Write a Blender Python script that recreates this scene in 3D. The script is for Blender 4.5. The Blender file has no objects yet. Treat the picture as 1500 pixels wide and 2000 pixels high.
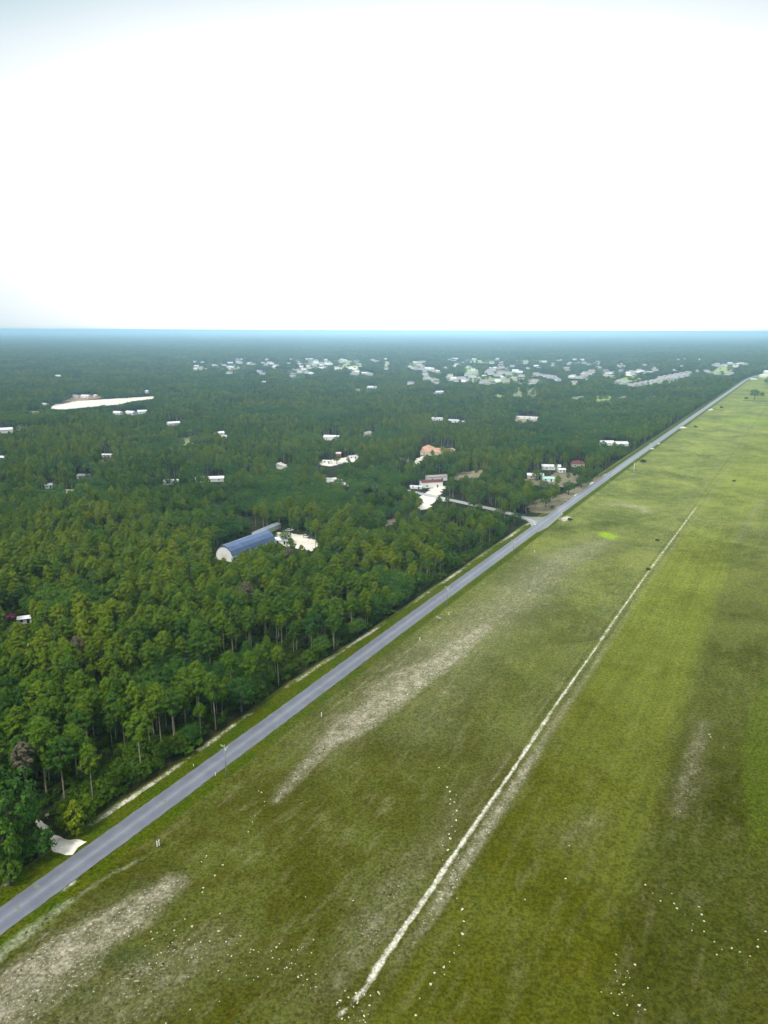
import bpy, bmesh, math, random
import numpy as np
from mathutils import Matrix, Vector

random.seed(7)
RNG = np.random.default_rng(7)
S = bpy.context.scene
COL = S.collection
R = math.radians

# ------------------------------------------------------------------ camera
F, HZ, H, ROLL = 1400.0, 645.0, 119.0, 0.0033      # focal length and horizon in photo pixels, height in metres
P = math.atan((1000 - HZ) / F)
fwd = Vector((0, math.cos(P), -math.sin(P)))
up0 = Vector((0, math.sin(P), math.cos(P)))
rt0 = Vector((1, 0, 0))
rt = rt0 * math.cos(ROLL) + up0 * math.sin(ROLL)
up = up0 * math.cos(ROLL) - rt0 * math.sin(ROLL)
cd = bpy.data.cameras.new('camera')
cam = bpy.data.objects.new('camera', cd)
COL.objects.link(cam)
cam.matrix_world = Matrix(((rt.x, up.x, -fwd.x, 0), (rt.y, up.y, -fwd.y, 0), (rt.z, up.z, -fwd.z, H), (0, 0, 0, 1)))
cd.sensor_fit = 'VERTICAL'
cd.sensor_height = 36
cd.lens = 36 * F / 2000
cd.clip_start = 1
cd.clip_end = 200000
S.camera = cam

# ------------------------------------------------------------------ sky, sun, exposure
SUN_EL, SUN_AZ = R(50), R(-148)         # azimuth measured clockwise from the view direction (+Y)
W = bpy.data.worlds.new('World')
S.world = W
W.use_nodes = True
wt = W.node_tree
wt.nodes.clear()


def N(t, kind, **kw):
    n = t.nodes.new(kind)
    for k, v in kw.items():
        setattr(n, k, v)
    return n


def L(t, a, b):
    t.links.new(a, b)


def mth(t, op, a, b=None, c=None, clamp=False):
    n = N(t, 'ShaderNodeMath', operation=op, use_clamp=clamp)
    for i, v in enumerate((a, b, c)):
        if v is None:
            continue
        if isinstance(v, (int, float)):
            n.inputs[i].default_value = v
        else:
            L(t, v, n.inputs[i])
    return n.outputs[0]


def sstep(t, x, lo, hi):
    n = N(t, 'ShaderNodeMapRange', interpolation_type='SMOOTHSTEP')
    for i, v in enumerate((x, lo, hi)):
        if isinstance(v, (int, float)):
            n.inputs[i].default_value = v
        else:
            L(t, v, n.inputs[i])
    return n.outputs[0]


def mixc(t, fac, a, b, blend='MIX'):
    n = N(t, 'ShaderNodeMix', data_type='RGBA', blend_type=blend)
    for s, v in ((n.inputs[0], fac), (n.inputs[6], a), (n.inputs[7], b)):
        if isinstance(v, (int, float)):
            s.default_value = v
        elif isinstance(v, tuple):
            s.default_value = (v[0], v[1], v[2], 1)
        else:
            L(t, v, s)
    return n.outputs[2]


def noise(t, vec, scale, detail=3, rough=.55, dist=0):
    n = N(t, 'ShaderNodeTexNoise')
    n.inputs['Scale'].default_value = scale
    n.inputs['Detail'].default_value = detail
    n.inputs['Roughness'].default_value = rough
    n.inputs['Distortion'].default_value = dist
    if vec is not None:
        L(t, vec, n.inputs['Vector'])
    return n.outputs[0]


sky = N(wt, 'ShaderNodeTexSky', sky_type='NISHITA', sun_disc=False, sun_elevation=SUN_EL, sun_rotation=SUN_AZ, altitude=100, dust_density=2.0, air_density=1.0)
tc = N(wt, 'ShaderNodeTexCoord')
sep = N(wt, 'ShaderNodeSeparateXYZ')
L(wt, tc.outputs['Generated'], sep.inputs[0])
# a bright bank of thin cloud ahead, low over the horizon, thinning towards the zenith and the sides
ax = mth(wt, 'ARCTAN2', sep.outputs[0], sep.outputs[1])
el = mth(wt, 'ARCSINE', sep.outputs[2])
dx = mth(wt, 'DIVIDE', mth(wt, 'SUBTRACT', ax, R(3.0)), R(33))
dy = mth(wt, 'DIVIDE', mth(wt, 'SUBTRACT', el, R(8.5)), R(12.5))
rr = mth(wt, 'SQRT', mth(wt, 'ADD', mth(wt, 'MULTIPLY', dx, dx), mth(wt, 'MULTIPLY', dy, dy)))
mp = N(wt, 'ShaderNodeMapping')
mp.inputs['Scale'].default_value = (1, 1, 3.5)
L(wt, tc.outputs['Generated'], mp.inputs[0])
cn = noise(wt, mp.outputs[0], 2.2, 4, .5)
rr = mth(wt, 'ADD', rr, mth(wt, 'MULTIPLY', mth(wt, 'SUBTRACT', cn, .5), .12))
bank = mth(wt, 'SUBTRACT', 1.0, sstep(wt, rr, .20, 1.03))
base = mixc(wt, .86, sky.outputs[0], (4.2, 6.2, 6.9))
base = mixc(wt, mth(wt, 'SUBTRACT', 1.0, sstep(wt, rr, .80, 1.48)), base, (10.4, 10.6, 10.8))
base = mixc(wt, sstep(wt, el, R(27), R(50)), base, (8.4, 8.3, 8.0))      # paler, whiter overcast overhead
skyc = mixc(wt, bank, base, (71.0, 79.0, 84.0))
bg = N(wt, 'ShaderNodeBackground')
bg.inputs['Strength'].default_value = 0.1
L(wt, skyc, bg.inputs[0])
wo = N(wt, 'ShaderNodeOutputWorld')
L(wt, bg.outputs[0], wo.inputs[0])

sl = bpy.data.lights.new('sun', 'SUN')
sl.energy = 2.8
sl.angle = R(11)
sl.color = (1, .945, .83)
sun = bpy.data.objects.new('sun', sl)
COL.objects.link(sun)
sd = Vector((math.sin(SUN_AZ) * math.cos(SUN_EL), math.cos(SUN_AZ) * math.cos(SUN_EL), math.sin(SUN_EL)))
sun.rotation_euler = sd.to_track_quat('Z', 'Y').to_euler()
sun.location = (0, 0, 500)

vs = S.view_settings
S.display_settings.display_device = 'sRGB'
vs.view_transform = 'Standard'
vs.look = 'None'
vs.exposure = 0.12
vs.gamma = 1.0
S.render.engine = 'CYCLES'
cy = S.cycles
cy.max_bounces = 4
cy.diffuse_bounces = 2
cy.glossy_bounces = 2
cy.transmission_bounces = 2
cy.volume_bounces = 1
cy.transparent_max_bounces = 4
cy.caustics_reflective = cy.caustics_refractive = False
cy.use_denoising = True
cy.use_adaptive_sampling = True
cy.adaptive_threshold = 0.01

# ------------------------------------------------------------------ geometry of the place
CAMP = np.array([0, 0, H])
_rt, _up, _fw = (np.array(v) for v in (rt, up, fwd))


def at(px, py, z=0.0):
    """The point at height z that the photograph shows at pixel (px, py) of 1500 x 2000."""
    d = _rt * ((px - 750) / F) + _up * (-(py - 1000) / F) + _fw
    return CAMP + d * ((z - H) / d[2])


def pix(p):
    """Photo pixel of world points p (n,3)."""
    q = np.asarray(p, float) - CAMP
    w = q @ _fw
    return np.stack([750 + F * (q @ _rt) / w, 1000 - F * (q @ _up) / w], -1), w


B = R(30.5)                                     # bearing of the road
EU = np.array([math.sin(B), math.cos(B)])
EV = np.array([math.cos(B), -math.sin(B)])
O2 = at(440, 1481)[:2]


def to_uv(xy):
    d = np.asarray(xy)[..., :2] - O2
    return d @ EU, d @ EV


def to_xy(u, v):
    return O2 + np.multiply.outer(u, EU) + np.multiply.outer(v, EV)


_ru = np.array([-400, -150, 0, 120, 350, 560, 1150, 1900, 2000, 2150, 2400, 3000])
_rv = np.array([2.5, 1.2, -.3, -3.0, -6.6, -8.6, -11.5, -15, -13, -1, 50, 260])


def road_v(u):
    k = 12.0
    return (np.interp(u - 2 * k, _ru, _rv) + np.interp(u, _ru, _rv) + np.interp(u + 2 * k, _ru, _rv)) / 3


RW = 3.5                                        # half width of the asphalt
_eu = np.array([-400, -72, -52, -40, -14, 40, 100, 190, 283, 330, 420, 520, 900, 3000])
_ed = np.array([-12, -9.5, -9.5, -10, -9.5, -11, -9, -8.5, -8.5, -7, -8, -8, -8, -8])


def edge_v(u):                                  # the foot of the wood: a sandy strip runs along it
    return road_v(u) + np.interp(u, _eu, _ed)


def wl(pts):
    return np.array([at(x, y)[:2] for x, y in pts])


def inpoly(P_, poly):
    x, y = P_[:, 0], P_[:, 1]
    r = np.zeros(len(P_), bool)
    n = len(poly)
    for i in range(n):
        x1, y1 = poly[i]
        x2, y2 = poly[(i + 1) % n]
        if y1 == y2:
            continue
        r ^= ((y1 > y) != (y2 > y)) & (x < (x2 - x1) * (y - y1) / (y2 - y1) + x1)
    return r


def pdist(XY, line, w=None):
    """distance to a polyline and the width interpolated along it"""
    best = np.full(len(XY), 1e9)
    bw = np.zeros(len(XY))
    for i in range(len(line) - 1):
        a, b = line[i], line[i + 1]
        ab = b - a
        t = np.clip(((XY - a) @ ab) / (ab @ ab), 0, 1)
        d = np.hypot(*(XY - (a + t[:, None] * ab)).T)
        m = d < best
        best[m] = d[m]
        if w is not None:
            bw[m] = (w[i] + t * (w[i + 1] - w[i]))[m]
    return best, bw


def smooth01(x):
    x = np.clip(x, 0, 1)
    return x * x * (3 - 2 * x)


# ------------------------------------------------------------------ object helpers
def tag(o, label=None, cat=None, group=None, kind=None):
    for k, v in (('label', label), ('category', cat), ('group', group), ('kind', kind)):
        if v:
            o[k] = v
    return o


def empty(name, loc, rz=0.0, sc=1.0):
    o = bpy.data.objects.new(name, None)
    COL.objects.link(o)
    o.location = (float(loc[0]), float(loc[1]), float(loc[2]) if len(loc) > 2 else 0.0)
    o.rotation_euler = (0, 0, rz)
    o.scale = (sc, sc, sc) if isinstance(sc, (int, float)) else sc
    o.empty_display_size = .1
    return o


def mesh(name, V, Fc, mats, mi=None, smooth=False):
    m = bpy.data.meshes.new(name)
    m.from_pydata([tuple(map(float, v)) for v in V], [], [tuple(map(int, f)) for f in Fc])
    for a in (mats if isinstance(mats, (list, tuple)) else [mats]):
        m.materials.append(a)
    if mi is not None:
        m.polygons.foreach_set('material_index', np.asarray(mi, np.int32))
    if smooth:
        m.polygons.foreach_set('use_smooth', np.ones(len(m.polygons), bool))
    m.update()
    return m


def obj(name, m, parent=None, loc=None):
    o = bpy.data.objects.new(name, m)
    COL.objects.link(o)
    if parent:
        o.parent = parent
    if loc is not None:
        o.location = tuple(map(float, loc))
    return o


class MB:
    def __init__(self):
        self.v, self.f = [], []

    def add(self, V, Fc):
        n = len(self.v)
        self.v += [tuple(x) for x in V]
        self.f += [tuple(n + i for i in f) for f in Fc]
        return self

    def box(self, x0, x1, y0, y1, z0, z1):
        V = [(x, y, z) for z in (z0, z1) for y in (y0, y1) for x in (x0, x1)]
        return self.add(V, [(0, 2, 3, 1), (4, 5, 7, 6), (0, 1, 5, 4), (2, 6, 7, 3), (0, 4, 6, 2), (1, 3, 7, 5)])

    def tube(self, pts, rad, k=7):
        rings = []
        for i, (p, r) in enumerate(zip(pts, rad)):
            p = Vector(p)
            d = (Vector(pts[min(i + 1, len(pts) - 1)]) - Vector(pts[max(i - 1, 0)])).normalized()
            a = d.orthogonal().normalized()
            b = d.cross(a)
            rings.append([p + a * (r * math.cos(2 * math.pi * j / k)) + b * (r * math.sin(2 * math.pi * j / k)) for j in range(k)])
        V = [v for rg in rings for v in rg]
        Fc = [(i * k + j, i * k + (j + 1) % k, (i + 1) * k + (j + 1) % k, (i + 1) * k + j) for i in range(len(pts) - 1) for j in range(k)]
        Fc += [tuple(range(k))[::-1], tuple((len(pts) - 1) * k + j for j in range(k))]
        return self.add(V, Fc)

    def build(self, name, mat, parent=None, smooth=False):
        return obj(name, mesh(name, self.v, self.f, mat, smooth=smooth), parent)


# ------------------------------------------------------------------ materials
def mat(name):
    m = bpy.data.materials.new(name)
    m.use_nodes = True
    t = m.node_tree
    return m, t, t.nodes['Principled BSDF']


def plain(name, c, rough=.75, var=.15, scale=1.2, metal=0.0, spec=.3):
    m, t, b = mat(name)
    o = N(t, 'ShaderNodeTexCoord')
    n = noise(t, o.outputs['Object'], scale, 4, .6)
    f = sstep(t, n, .3, .7)
    col = mixc(t, f, tuple(x * (1 - var) for x in c), tuple(min(1, x * (1 + var)) for x in c))
    L(t, col, b.inputs['Base Color'])
    b.inputs['Roughness'].default_value = rough
    b.inputs['Metallic'].default_value = metal
    b.inputs['Specular IOR Level'].default_value = spec
    return m


def leafmat(name, dark, mid, light, spread=.5, rough=.65, dead=1.0):
    m, t, b = mat(name)
    oi = N(t, 'ShaderNodeObjectInfo')
    ge = N(t, 'ShaderNodeNewGeometry')
    big = noise(t, ge.outputs['Position'], .009, 5, .65)
    r = mth(t, 'ADD', mth(t, 'MULTIPLY', oi.outputs['Random'], .55), mth(t, 'MULTIPLY', sstep(t, big, .36, .64), .45))
    ramp = N(t, 'ShaderNodeValToRGB')
    e = ramp.color_ramp.elements
    e[0].position = .08
    e[0].color = (*dark, 1)
    e[1].position = .96
    e[1].color = (*light, 1)
    k = e.new(.5)
    k.color = (*mid, 1)
    L(t, r, ramp.inputs[0])
    tone = mixc(t, mth(t, 'MULTIPLY', sstep(t, oi.outputs['Random'], .998, .999), dead), ramp.outputs[0], (.12, .105, .07))
    v = mth(t, 'ADD', 1 - spread * .5, mth(t, 'MULTIPLY', ge.outputs['Random Per Island'], spread))
    vv = N(t, 'ShaderNodeCombineXYZ')
    for i in range(3):
        L(t, v, vv.inputs[i])
    col = mixc(t, 1.0, tone, vv.outputs[0], 'MULTIPLY')
    L(t, col, b.inputs['Base Color'])
    b.inputs['Roughness'].default_value = rough
    b.inputs['Specular IOR Level'].default_value = .02
    return m


M = {}
M['pine'] = leafmat('pine_needles', (.032, .086, .012), (.080, .144, .008), (.160, .205, .010), .75)
M['oak'] = leafmat('oak_leaves', (.024, .074, .015), (.052, .122, .015), (.092, .168, .016), .75, .65, 0.0)
M['shrub'] = leafmat('shrub_leaves', (.026, .062, .008), (.048, .095, .008), (.085, .125, .010), .6, .65, 0.0)
M['dark_shrub'] = leafmat('dark_shrub_leaves', (.012, .03, .012), (.018, .04, .014), (.024, .05, .016), .6)
M['pink'] = leafmat('pink_blossom', (.25, .02, .13), (.36, .03, .22), (.30, .12, .14), .6)
M['bark'] = plain('pine_bark', (.30, .245, .18), .9, .4, 1.5)
M['oakbark'] = plain('oak_bark', (.13, .115, .095), .9, .3, 2)
M['pole'] = plain('weathered_pole_wood', (.30, .29, .25), .85, .2, 1.5)
M['ceramic'] = plain('pale_insulator', (.75, .78, .75), .3, .05)
M['white'] = plain('white_paint', (.86, .87, .87), .55, .05, .6)
M['cream'] = plain('cream_stucco', (.72, .66, .56), .8, .08, .5)
M['palewall'] = plain('pale_wall', (.72, .71, .69), .8, .1, .4)
M['tanwall'] = plain('tan_wall', (.50, .43, .36), .8, .1, .4)
M['whiteroof'] = plain('white_metal_roof', (.82, .84, .86), .45, .08, .25)
M['greyroof'] = plain('grey_shingle_roof', (.36, .35, .41), .85, .25, .5)
M['darkroof'] = plain('dark_shingle_roof', (.10, .10, .115), .85, .25, .5)
M['brownroof'] = plain('brown_shingle_roof', (.38, .31, .30), .85, .25, .5)
M['redroof'] = plain('dark_red_roof', (.16, .05, .05), .8, .2, .5)
M['terracotta'] = plain('terracotta_tile', (.55, .33, .22), .8, .22, .6)
M['tealroof'] = plain('pale_teal_metal', (.42, .72, .66), .5, .1, .3)
M['glass'] = plain('window_glass', (.04, .05, .06), .12, .1, 1, 0, .6)
M['trim'] = plain('black_trim', (.02, .02, .025), .6, .1)
M['orange'] = plain('orange_paint', (.62, .17, .04), .6, .1)
M['carwhite'] = plain('white_car_paint', (.8, .8, .8), .25, .03, 1, 0, .5)
M['cardark'] = plain('dark_car_paint', (.03, .035, .05), .25, .05, 1, 0, .5)
M['tyre'] = plain('tyre_rubber', (.02, .02, .02), .9, .1)
M['tuft'] = plain('pale_flower', (.80, .80, .60), .9, .15, 3)
M['sandpale'] = None


def seam_roof(name, c):
    m, t, b = mat(name)
    o = N(t, 'ShaderNodeTexCoord')
    w = N(t, 'ShaderNodeTexWave', wave_type='BANDS', bands_direction='Y', wave_profile='SIN')
    w.inputs['Scale'].default_value = .55
    L(t, o.outputs['Object'], w.inputs['Vector'])
    n = noise(t, o.outputs['Object'], .25, 4, .6)
    c1 = mixc(t, sstep(t, n, .3, .7), tuple(x * .8 for x in c), tuple(x * 1.2 for x in c))
    c2 = mixc(t, mth(t, 'MULTIPLY', sstep(t, w.outputs['Fac'], .85, 1), .25), c1, tuple(x * 1.9 for x in c))
    L(t, c2, b.inputs['Base Color'])
    b.inputs['Roughness'].default_value = .42
    b.inputs['Specular IOR Level'].default_value = .4
    return m


M['barnroof'] = seam_roof('slate_blue_metal_roof', (.095, .15, .29))
M['shedroof'] = seam_roof('pale_blue_metal_roof', (.22, .27, .32))


def sheetmat(name, a, b_, c, s=.12, fine=1.4):
    m, t, b = mat(name)
    o = N(t, 'ShaderNodeNewGeometry')
    p = o.outputs['Position']
    x = mixc(t, sstep(t, noise(t, p, s, 4, .6), .35, .65), a, b_)
    x = mixc(t, sstep(t, noise(t, p, s * 3.3, 3, .6), .52, .72), x, c)
    f = mth(t, 'ADD', .72, mth(t, 'MULTIPLY', noise(t, p, fine, 3, .7), .56))
    cc = N(t, 'ShaderNodeCombineXYZ')
    for i in range(3):
        L(t, f, cc.inputs[i])
    L(t, mixc(t, 1.0, x, cc.outputs[0], 'MULTIPLY'), b.inputs['Base Color'])
    b.inputs['Roughness'].default_value = .95
    b.inputs['Specular IOR Level'].default_value = .03
    return m


M['sand'] = sheetmat('white_sand', (.78, .73, .63), (.86, .83, .76), (.58, .52, .42))
M['dirt'] = sheetmat('pale_dirt', (.30, .25, .17), (.38, .33, .25), (.19, .18, .08))
M['reddirt'] = sheetmat('red_dirt', (.30, .19, .13), (.36, .25, .18), (.22, .20, .10))
M['lawn'] = sheetmat('mown_lawn', (.22, .28, .12), (.33, .38, .20), (.42, .43, .29), .03)
M['lime'] = sheetmat('bright_lawn', (.28, .38, .12), (.36, .46, .17), (.24, .33, .10), .03)
M['dryground'] = sheetmat('dry_bare_ground', (.19, .17, .11), (.27, .235, .16), (.09, .12, .03), .16)


# ------------------------------------------------------------------ ground
TRACK = wl([(640, 2010), (710, 1935), (760, 1855), (830, 1755), (870, 1692), (935, 1600), (1000, 1506), (1050, 1430), (1112, 1340), (1180, 1240), (1240, 1152), (1290, 1085), (1335, 1025), (1362, 988)])


def axis(parts):
    out = []
    for a, b_, st, gr in parts:
        x = a
        while x < b_:
            out.append(x)
            x += st
            st *= gr
    return out


def ground():
    us = [-6000, -2500, -1200, -600, -350, -220] + axis([(-150, 480, 1.15, 1), (480, 70000, 1.3, 1.028)])
    vr = axis([(0, 175, .75, 1), (175, 70000, .9, 1.045)])
    vl = axis([(0, 24, .75, 1), (24, 70000, .9, 1.06)])
    vsx = [-x for x in vl[:0:-1]] + vr
    us, vsx = np.array(us), np.array(vsx)
    nu, nv = len(us), len(vsx)
    UU, VV = np.meshgrid(us, vsx, indexing='ij')
    UU, VV = UU.ravel(), VV.ravel()
    VVr = VV + np.where((np.abs(VV) < 500), np.interp(UU, us, road_v(us)), 0) * (np.abs(VV) < 24)   # rows follow the road near it
    XY = to_xy(UU, VVr)
    # a shallow ditch beside the road, low swells in the field
    dv = VVr - road_v(UU)
    z = -0.45 * np.exp(-((dv - 11) / 2.2) ** 2) * (np.abs(UU) < 2500)
    sw = np.sin(UU * .021 + VVr * .012) * np.sin(VVr * .033 - UU * .008 + 1.1) * .35 + np.sin(UU * .09) * np.sin(VVr * .11) * .08
    z += sw * smooth01((dv - 16) / 30) * (UU < 1500) * np.clip((1500 - UU) / 400, 0, 1)
    co = np.stack([XY[:, 0], XY[:, 1], z], -1)
    n = len(co)
    i0 = (np.arange(nu - 1)[:, None] * nv + np.arange(nv - 1)[None]).ravel()
    quads = np.stack([i0, i0 + nv, i0 + nv + 1, i0 + 1], -1).astype(np.int32)
    me = bpy.data.meshes.new('ground')
    me.vertices.add(n)
    me.vertices.foreach_set('co', co.astype(np.float32).ravel())
    me.loops.add(quads.size)
    me.loops.foreach_set('vertex_index', quads.ravel())
    me.polygons.add(len(quads))
    me.polygons.foreach_set('loop_start', np.arange(0, quads.size, 4, dtype=np.int32))
    me.polygons.foreach_set('loop_total', np.full(len(quads), 4, np.int32))
    me.polygons.foreach_set('use_smooth', np.ones(len(quads), bool))
    me.update(calc_edges=True)

    A = np.zeros((n, 4), np.float32)
    Bm = np.zeros((n, 4), np.float32)
    C = np.zeros((n, 4), np.float32)
    ev = edge_v(UU)
    fd = ev - VVr                                   # > 0 inside the wood
    forest = smooth01((fd + .2) / 1.6)
    beyond = (UU > 2150) & (VVr > road_v(UU) - 20)
    fardepth = np.hypot(XY[:, 0], XY[:, 1])
    forest = np.maximum(forest, smooth01((UU - 2150) / 60))
    A[:, 0] = forest
    near = (UU > -160) & (UU < 2200) & (VVr > -40) & (VVr < 400)
    idx = np.where(near)[0]
    q = XY[idx]

    def line(pts, w, soft, wide=1.25):
        lw = wl(pts)
        d, ww = pdist(q, lw, w)
        ww, sf = ww * wide, soft * wide
        return smooth01((ww + sf - d) / (2 * sf))

    sand = np.zeros(len(idx))
    # sandy strip at the foot of the wood
    e = np.abs(fd[idx] + 1.0)
    brk = .55 + .45 * np.sin(UU[idx] * .11 + 1) * np.sin(UU[idx] * .043)
    sand = np.maximum(sand, smooth01((1.6 - e) / 1.1) * np.where(UU[idx] < 330, brk * .6 + .2, .25) * (np.abs(UU[idx] + 47) > 8))
    # the white track across the field
    d, _ = pdist(q, TRACK)
    uq = UU[idx]
    vq = VVr[idx]
    tr = smooth01((np.interp(uq, [-50, 20, 120, 380], [1.25, 1.12, 1.0, 1.05]) - d) / 1.0) * np.interp(uq, [-60, -50, -38, 380, 430], [0, .5, 1, .82, .3])
    sand = np.maximum(sand, tr)
    # second wheel rut and pale margins of the track
    vt = np.interp(uq, *[np.array(x) for x in zip(*sorted(zip(*to_uv(TRACK))))])
    off = vq - vt
    halo = np.exp(-((off - 3.0) / 2.1) ** 2) * np.interp(uq, [-40, -20, 0, 30, 60, 110, 180], [.3, .6, .85, .8, .55, .42, .3])
    rut = np.exp(-((off + 3.1) / .55) ** 2) * np.interp(uq, [10, 30, 80, 180, 420], [0, .5, .42, .34, .2])
    lineL = np.exp(-((off + 6) / 7) ** 2) * np.interp(uq, [-60, -30, 0, 40], [.2, .5, .38, .2])
    # dry pale sweeps parallel to the road
    dry = np.maximum.reduce([
        line([(-60, 2010), (60, 1905), (150, 1850), (240, 1795), (335, 1728)], [5, 5, 4.5, 4, 2.5], 3.2) * .95,
        line([(-60, 2060), (60, 1960), (160, 1890)], [5, 5, 3], 5) * .7,
        line([(120, 2000), (230, 1950), (330, 1895), (440, 1835)], [6, 8, 8, 4], 8) * .46,
        line([(420, 1900), (520, 1880), (620, 1915)], [4, 4, 3], 6) * .3,
        line([(60, 1840), (150, 1800), (240, 1760)], [3, 3, 3], 4) * .36,
        line([(640, 1440), (800, 1310), (950, 1210), (1100, 1092), (1180, 1058)], [8, 11, 13, 12, 8], 12) * .52,
        line([(540, 1562), (600, 1492), (650, 1445)], [1.2, 2, 3], 2.2) * .85,
        line([(640, 1452), (690, 1415), (740, 1380), (800, 1335), (870, 1285), (950, 1222)], [3.2, 5, 5, 5, 5, 2.5], 3.5) * 1.0,
        line([(720, 1350), (790, 1310), (850, 1290)], [3, 4, 2], 4) * .7,
        line([(940, 1230), (1010, 1175), (1060, 1130), (1115, 1085), (1180, 1062)], [3, 2.6, 2.4, 2.2, 1.5], 3.5) * .62,
        line([(1180, 985), (1215, 985), (1250, 990), (1262, 1000)], [4, 6, 6, 4], 6) * .55,
        line([(1330, 1010), (1400, 1022), (1490, 1035)], [7, 9, 9], 14) * .30,
        line([(1440, 1060), (1468, 1010), (1490, 975)], [2, 2, 2], 4) * .42,
        line([(1325, 1585), (1355, 1480), (1375, 1410)], [2, 2.5, 2], 3) * .5,
        line([(1330, 1560), (1350, 1540), (1365, 1500)], [3, 3, 3], 4) * .4,
        line([(1105, 1635), (1130, 1620), (1160, 1600)], [4, 4, 4], 5) * .36,
        line([(690, 1760), (730, 1740), (820, 1700)], [3, 4, 4], 5) * .34,
        line([(740, 1720), (775, 1690)], [1, 1], 2) * .3,
        line([(820, 1430), (900, 1300), (1000, 1200), (1080, 1130)], [8, 10, 12, 14], 16) * .42,
        halo, rut, lineL])
    ditch = np.maximum.reduce([
        line([(-40, 1895), (60, 1815), (140, 1757)], [1.3, 1.2, .8], 1.3) * .95,
        line([(140, 1757), (220, 1705), (305, 1658)], [.5, .5, .3], .9) * .7,
        line([(640, 1387), (700, 1340), (800, 1268), (878, 1208), (930, 1168)], [.4, .4, .5, .4, .3], .9) * .75,
        line([(930, 1168), (1000, 1110), (1045, 1080)], [.3, .3, .3], 1.2) * .3,
        line([(1140, 1000), (1185, 965), (1250, 918), (1300, 880), (1340, 852)], [.5, .6, .9, .6, .4], 1.6) * .62])
    bare = np.maximum.reduce([
        line([(1100, 1014), (1108, 1010)], [3, 3], 2.5),
        line([(125, 1738), (145, 1722)], [.6, .5], .8),
        ]) * .8
    sand = np.maximum(sand, bare)
    A[idx, 1] = sand
    A[idx, 2] = dry
    A[idx, 3] = ditch
    # lime patches
    def blob(px, py, rx, ry):
        c = at(px, py)[:2]
        ca = at(px + rx, py)[:2]
        cb = at(px, py - ry)[:2]
        a1, b1 = np.hypot(*(ca - c)), np.hypot(*(cb - c))
        dd = q - c
        return smooth01((1.9 - np.sqrt((dd[:, 0] / a1) ** 2 + (dd[:, 1] / b1) ** 2)) / 1.7)
    lime = np.maximum.reduce([blob(1188, 1046, 15, 6.5) * 1.0, blob(1462, 822, 42, 5) * .55, blob(1420, 826, 25, 2) * .5, blob(1482, 796, 12, 2.5) * .4,
                              blob(1146, 1020, 14, 3) * .3, blob(1410, 968, 30, 4) * .22, blob(1120, 1055, 45, 14) * .18, blob(1390, 930, 30, 3) * .25])
    Bm[idx, 0] = lime
    darkm = np.maximum.reduce([blob(1195, 1024, 26, 7) * .45, blob(1230, 1024, 30, 12) * .3, blob(1100, 1030, 24, 6) * .45, blob(1355, 1088, 14, 4) * .4, blob(1135, 1198, 34, 9) * .32,
                               blob(985, 1262, 60, 18) * .3, blob(800, 1420, 120, 60) * .3, blob(950, 1290, 90, 28) * .25, blob(870, 1480, 90, 30) * .22, blob(1245, 1105, 16, 8) * .2,
                               line([(0, 1905), (100, 1830), (200, 1755), (330, 1690)], [2, 2, 3, 4], 2.5) * .3,
                               blob(240, 1870, 60, 25) * .6, blob(160, 1940, 70, 20) * .4, blob(330, 1915, 60, 24) * .3,
                               np.exp(-((off + 1.7) / .9) ** 2) * np.interp(uq, [20, 60, 300], [0, .4, .4]), np.exp(-((off - 1.8) / 1.0) ** 2) * np.interp(uq, [40, 90, 400], [0, .5, .3])])
    Bm[idx, 1] = darkm
    # mown yellow-green strip between the track and the rough beyond
    vR = np.interp(UU, [-60, -20, 7, 90, 300, 420], [116, 114.2, 111.5, 109, 104.6, 103])
    yst = smooth01((VVr - np.interp(UU, *[np.array(x) for x in zip(*sorted(zip(*to_uv(TRACK))))]) - .5) / 5) * smooth01((vR - VVr) / 9 + .5)
    yst *= np.interp(UU, [-100, 20, 240, 330, 420], [.6, .85, 1, .55, .25]) * (UU < 1500)
    Bm[:, 2] = yst
    # second mown strip far up the field
    s2 = smooth01((VVr - 66) / 6) * smooth01((UU - 330) / 60) * np.interp(UU, [330, 520, 900, 1300], [.3, .55, .35, 0])
    Bm[:, 2] = np.maximum(Bm[:, 2], s2)
    rough = smooth01((VVr - vR) / 6 + .5) * np.interp(UU, [-80, 40, 180, 290, 400], [1, .85, .6, .4, 0])
    Bm[:, 3] = rough
    verge = np.exp(-((np.abs(dv) - 5.6) / 2.0) ** 2) * (np.abs(dv) < 14) * (UU < 2100)
    verge = np.maximum(verge, smooth01((-dv - 3) / 1) * smooth01((dv - (ev - road_v(UU))) / 1.0) * .9)
    C[:, 0] = verge
    vg = smooth01((VVr - 126.5 - np.sin(UU * .05) * 2.5) / 5) * np.interp(UU, [20, 55, 150, 260], [0, 1, .8, 0])
    C[:, 1] = vg
    C[:, 2] = np.interp(UU, [-100, 20, 80, 200, 420, 800], [0, .07, .28, .54, .82, .95]) * (1 - .75 * rough)  # mask of the painted brightness gradient, from dark near grass to pale far grass
    for nm, a in (('ma', A), ('mb', Bm), ('mc', C)):
        at_ = me.attributes.new(nm, 'FLOAT_COLOR', 'POINT')
        at_.data.foreach_set('color', a.ravel())
    o = obj('ground', me)
    tag(o, kind='structure')
    return o


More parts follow.
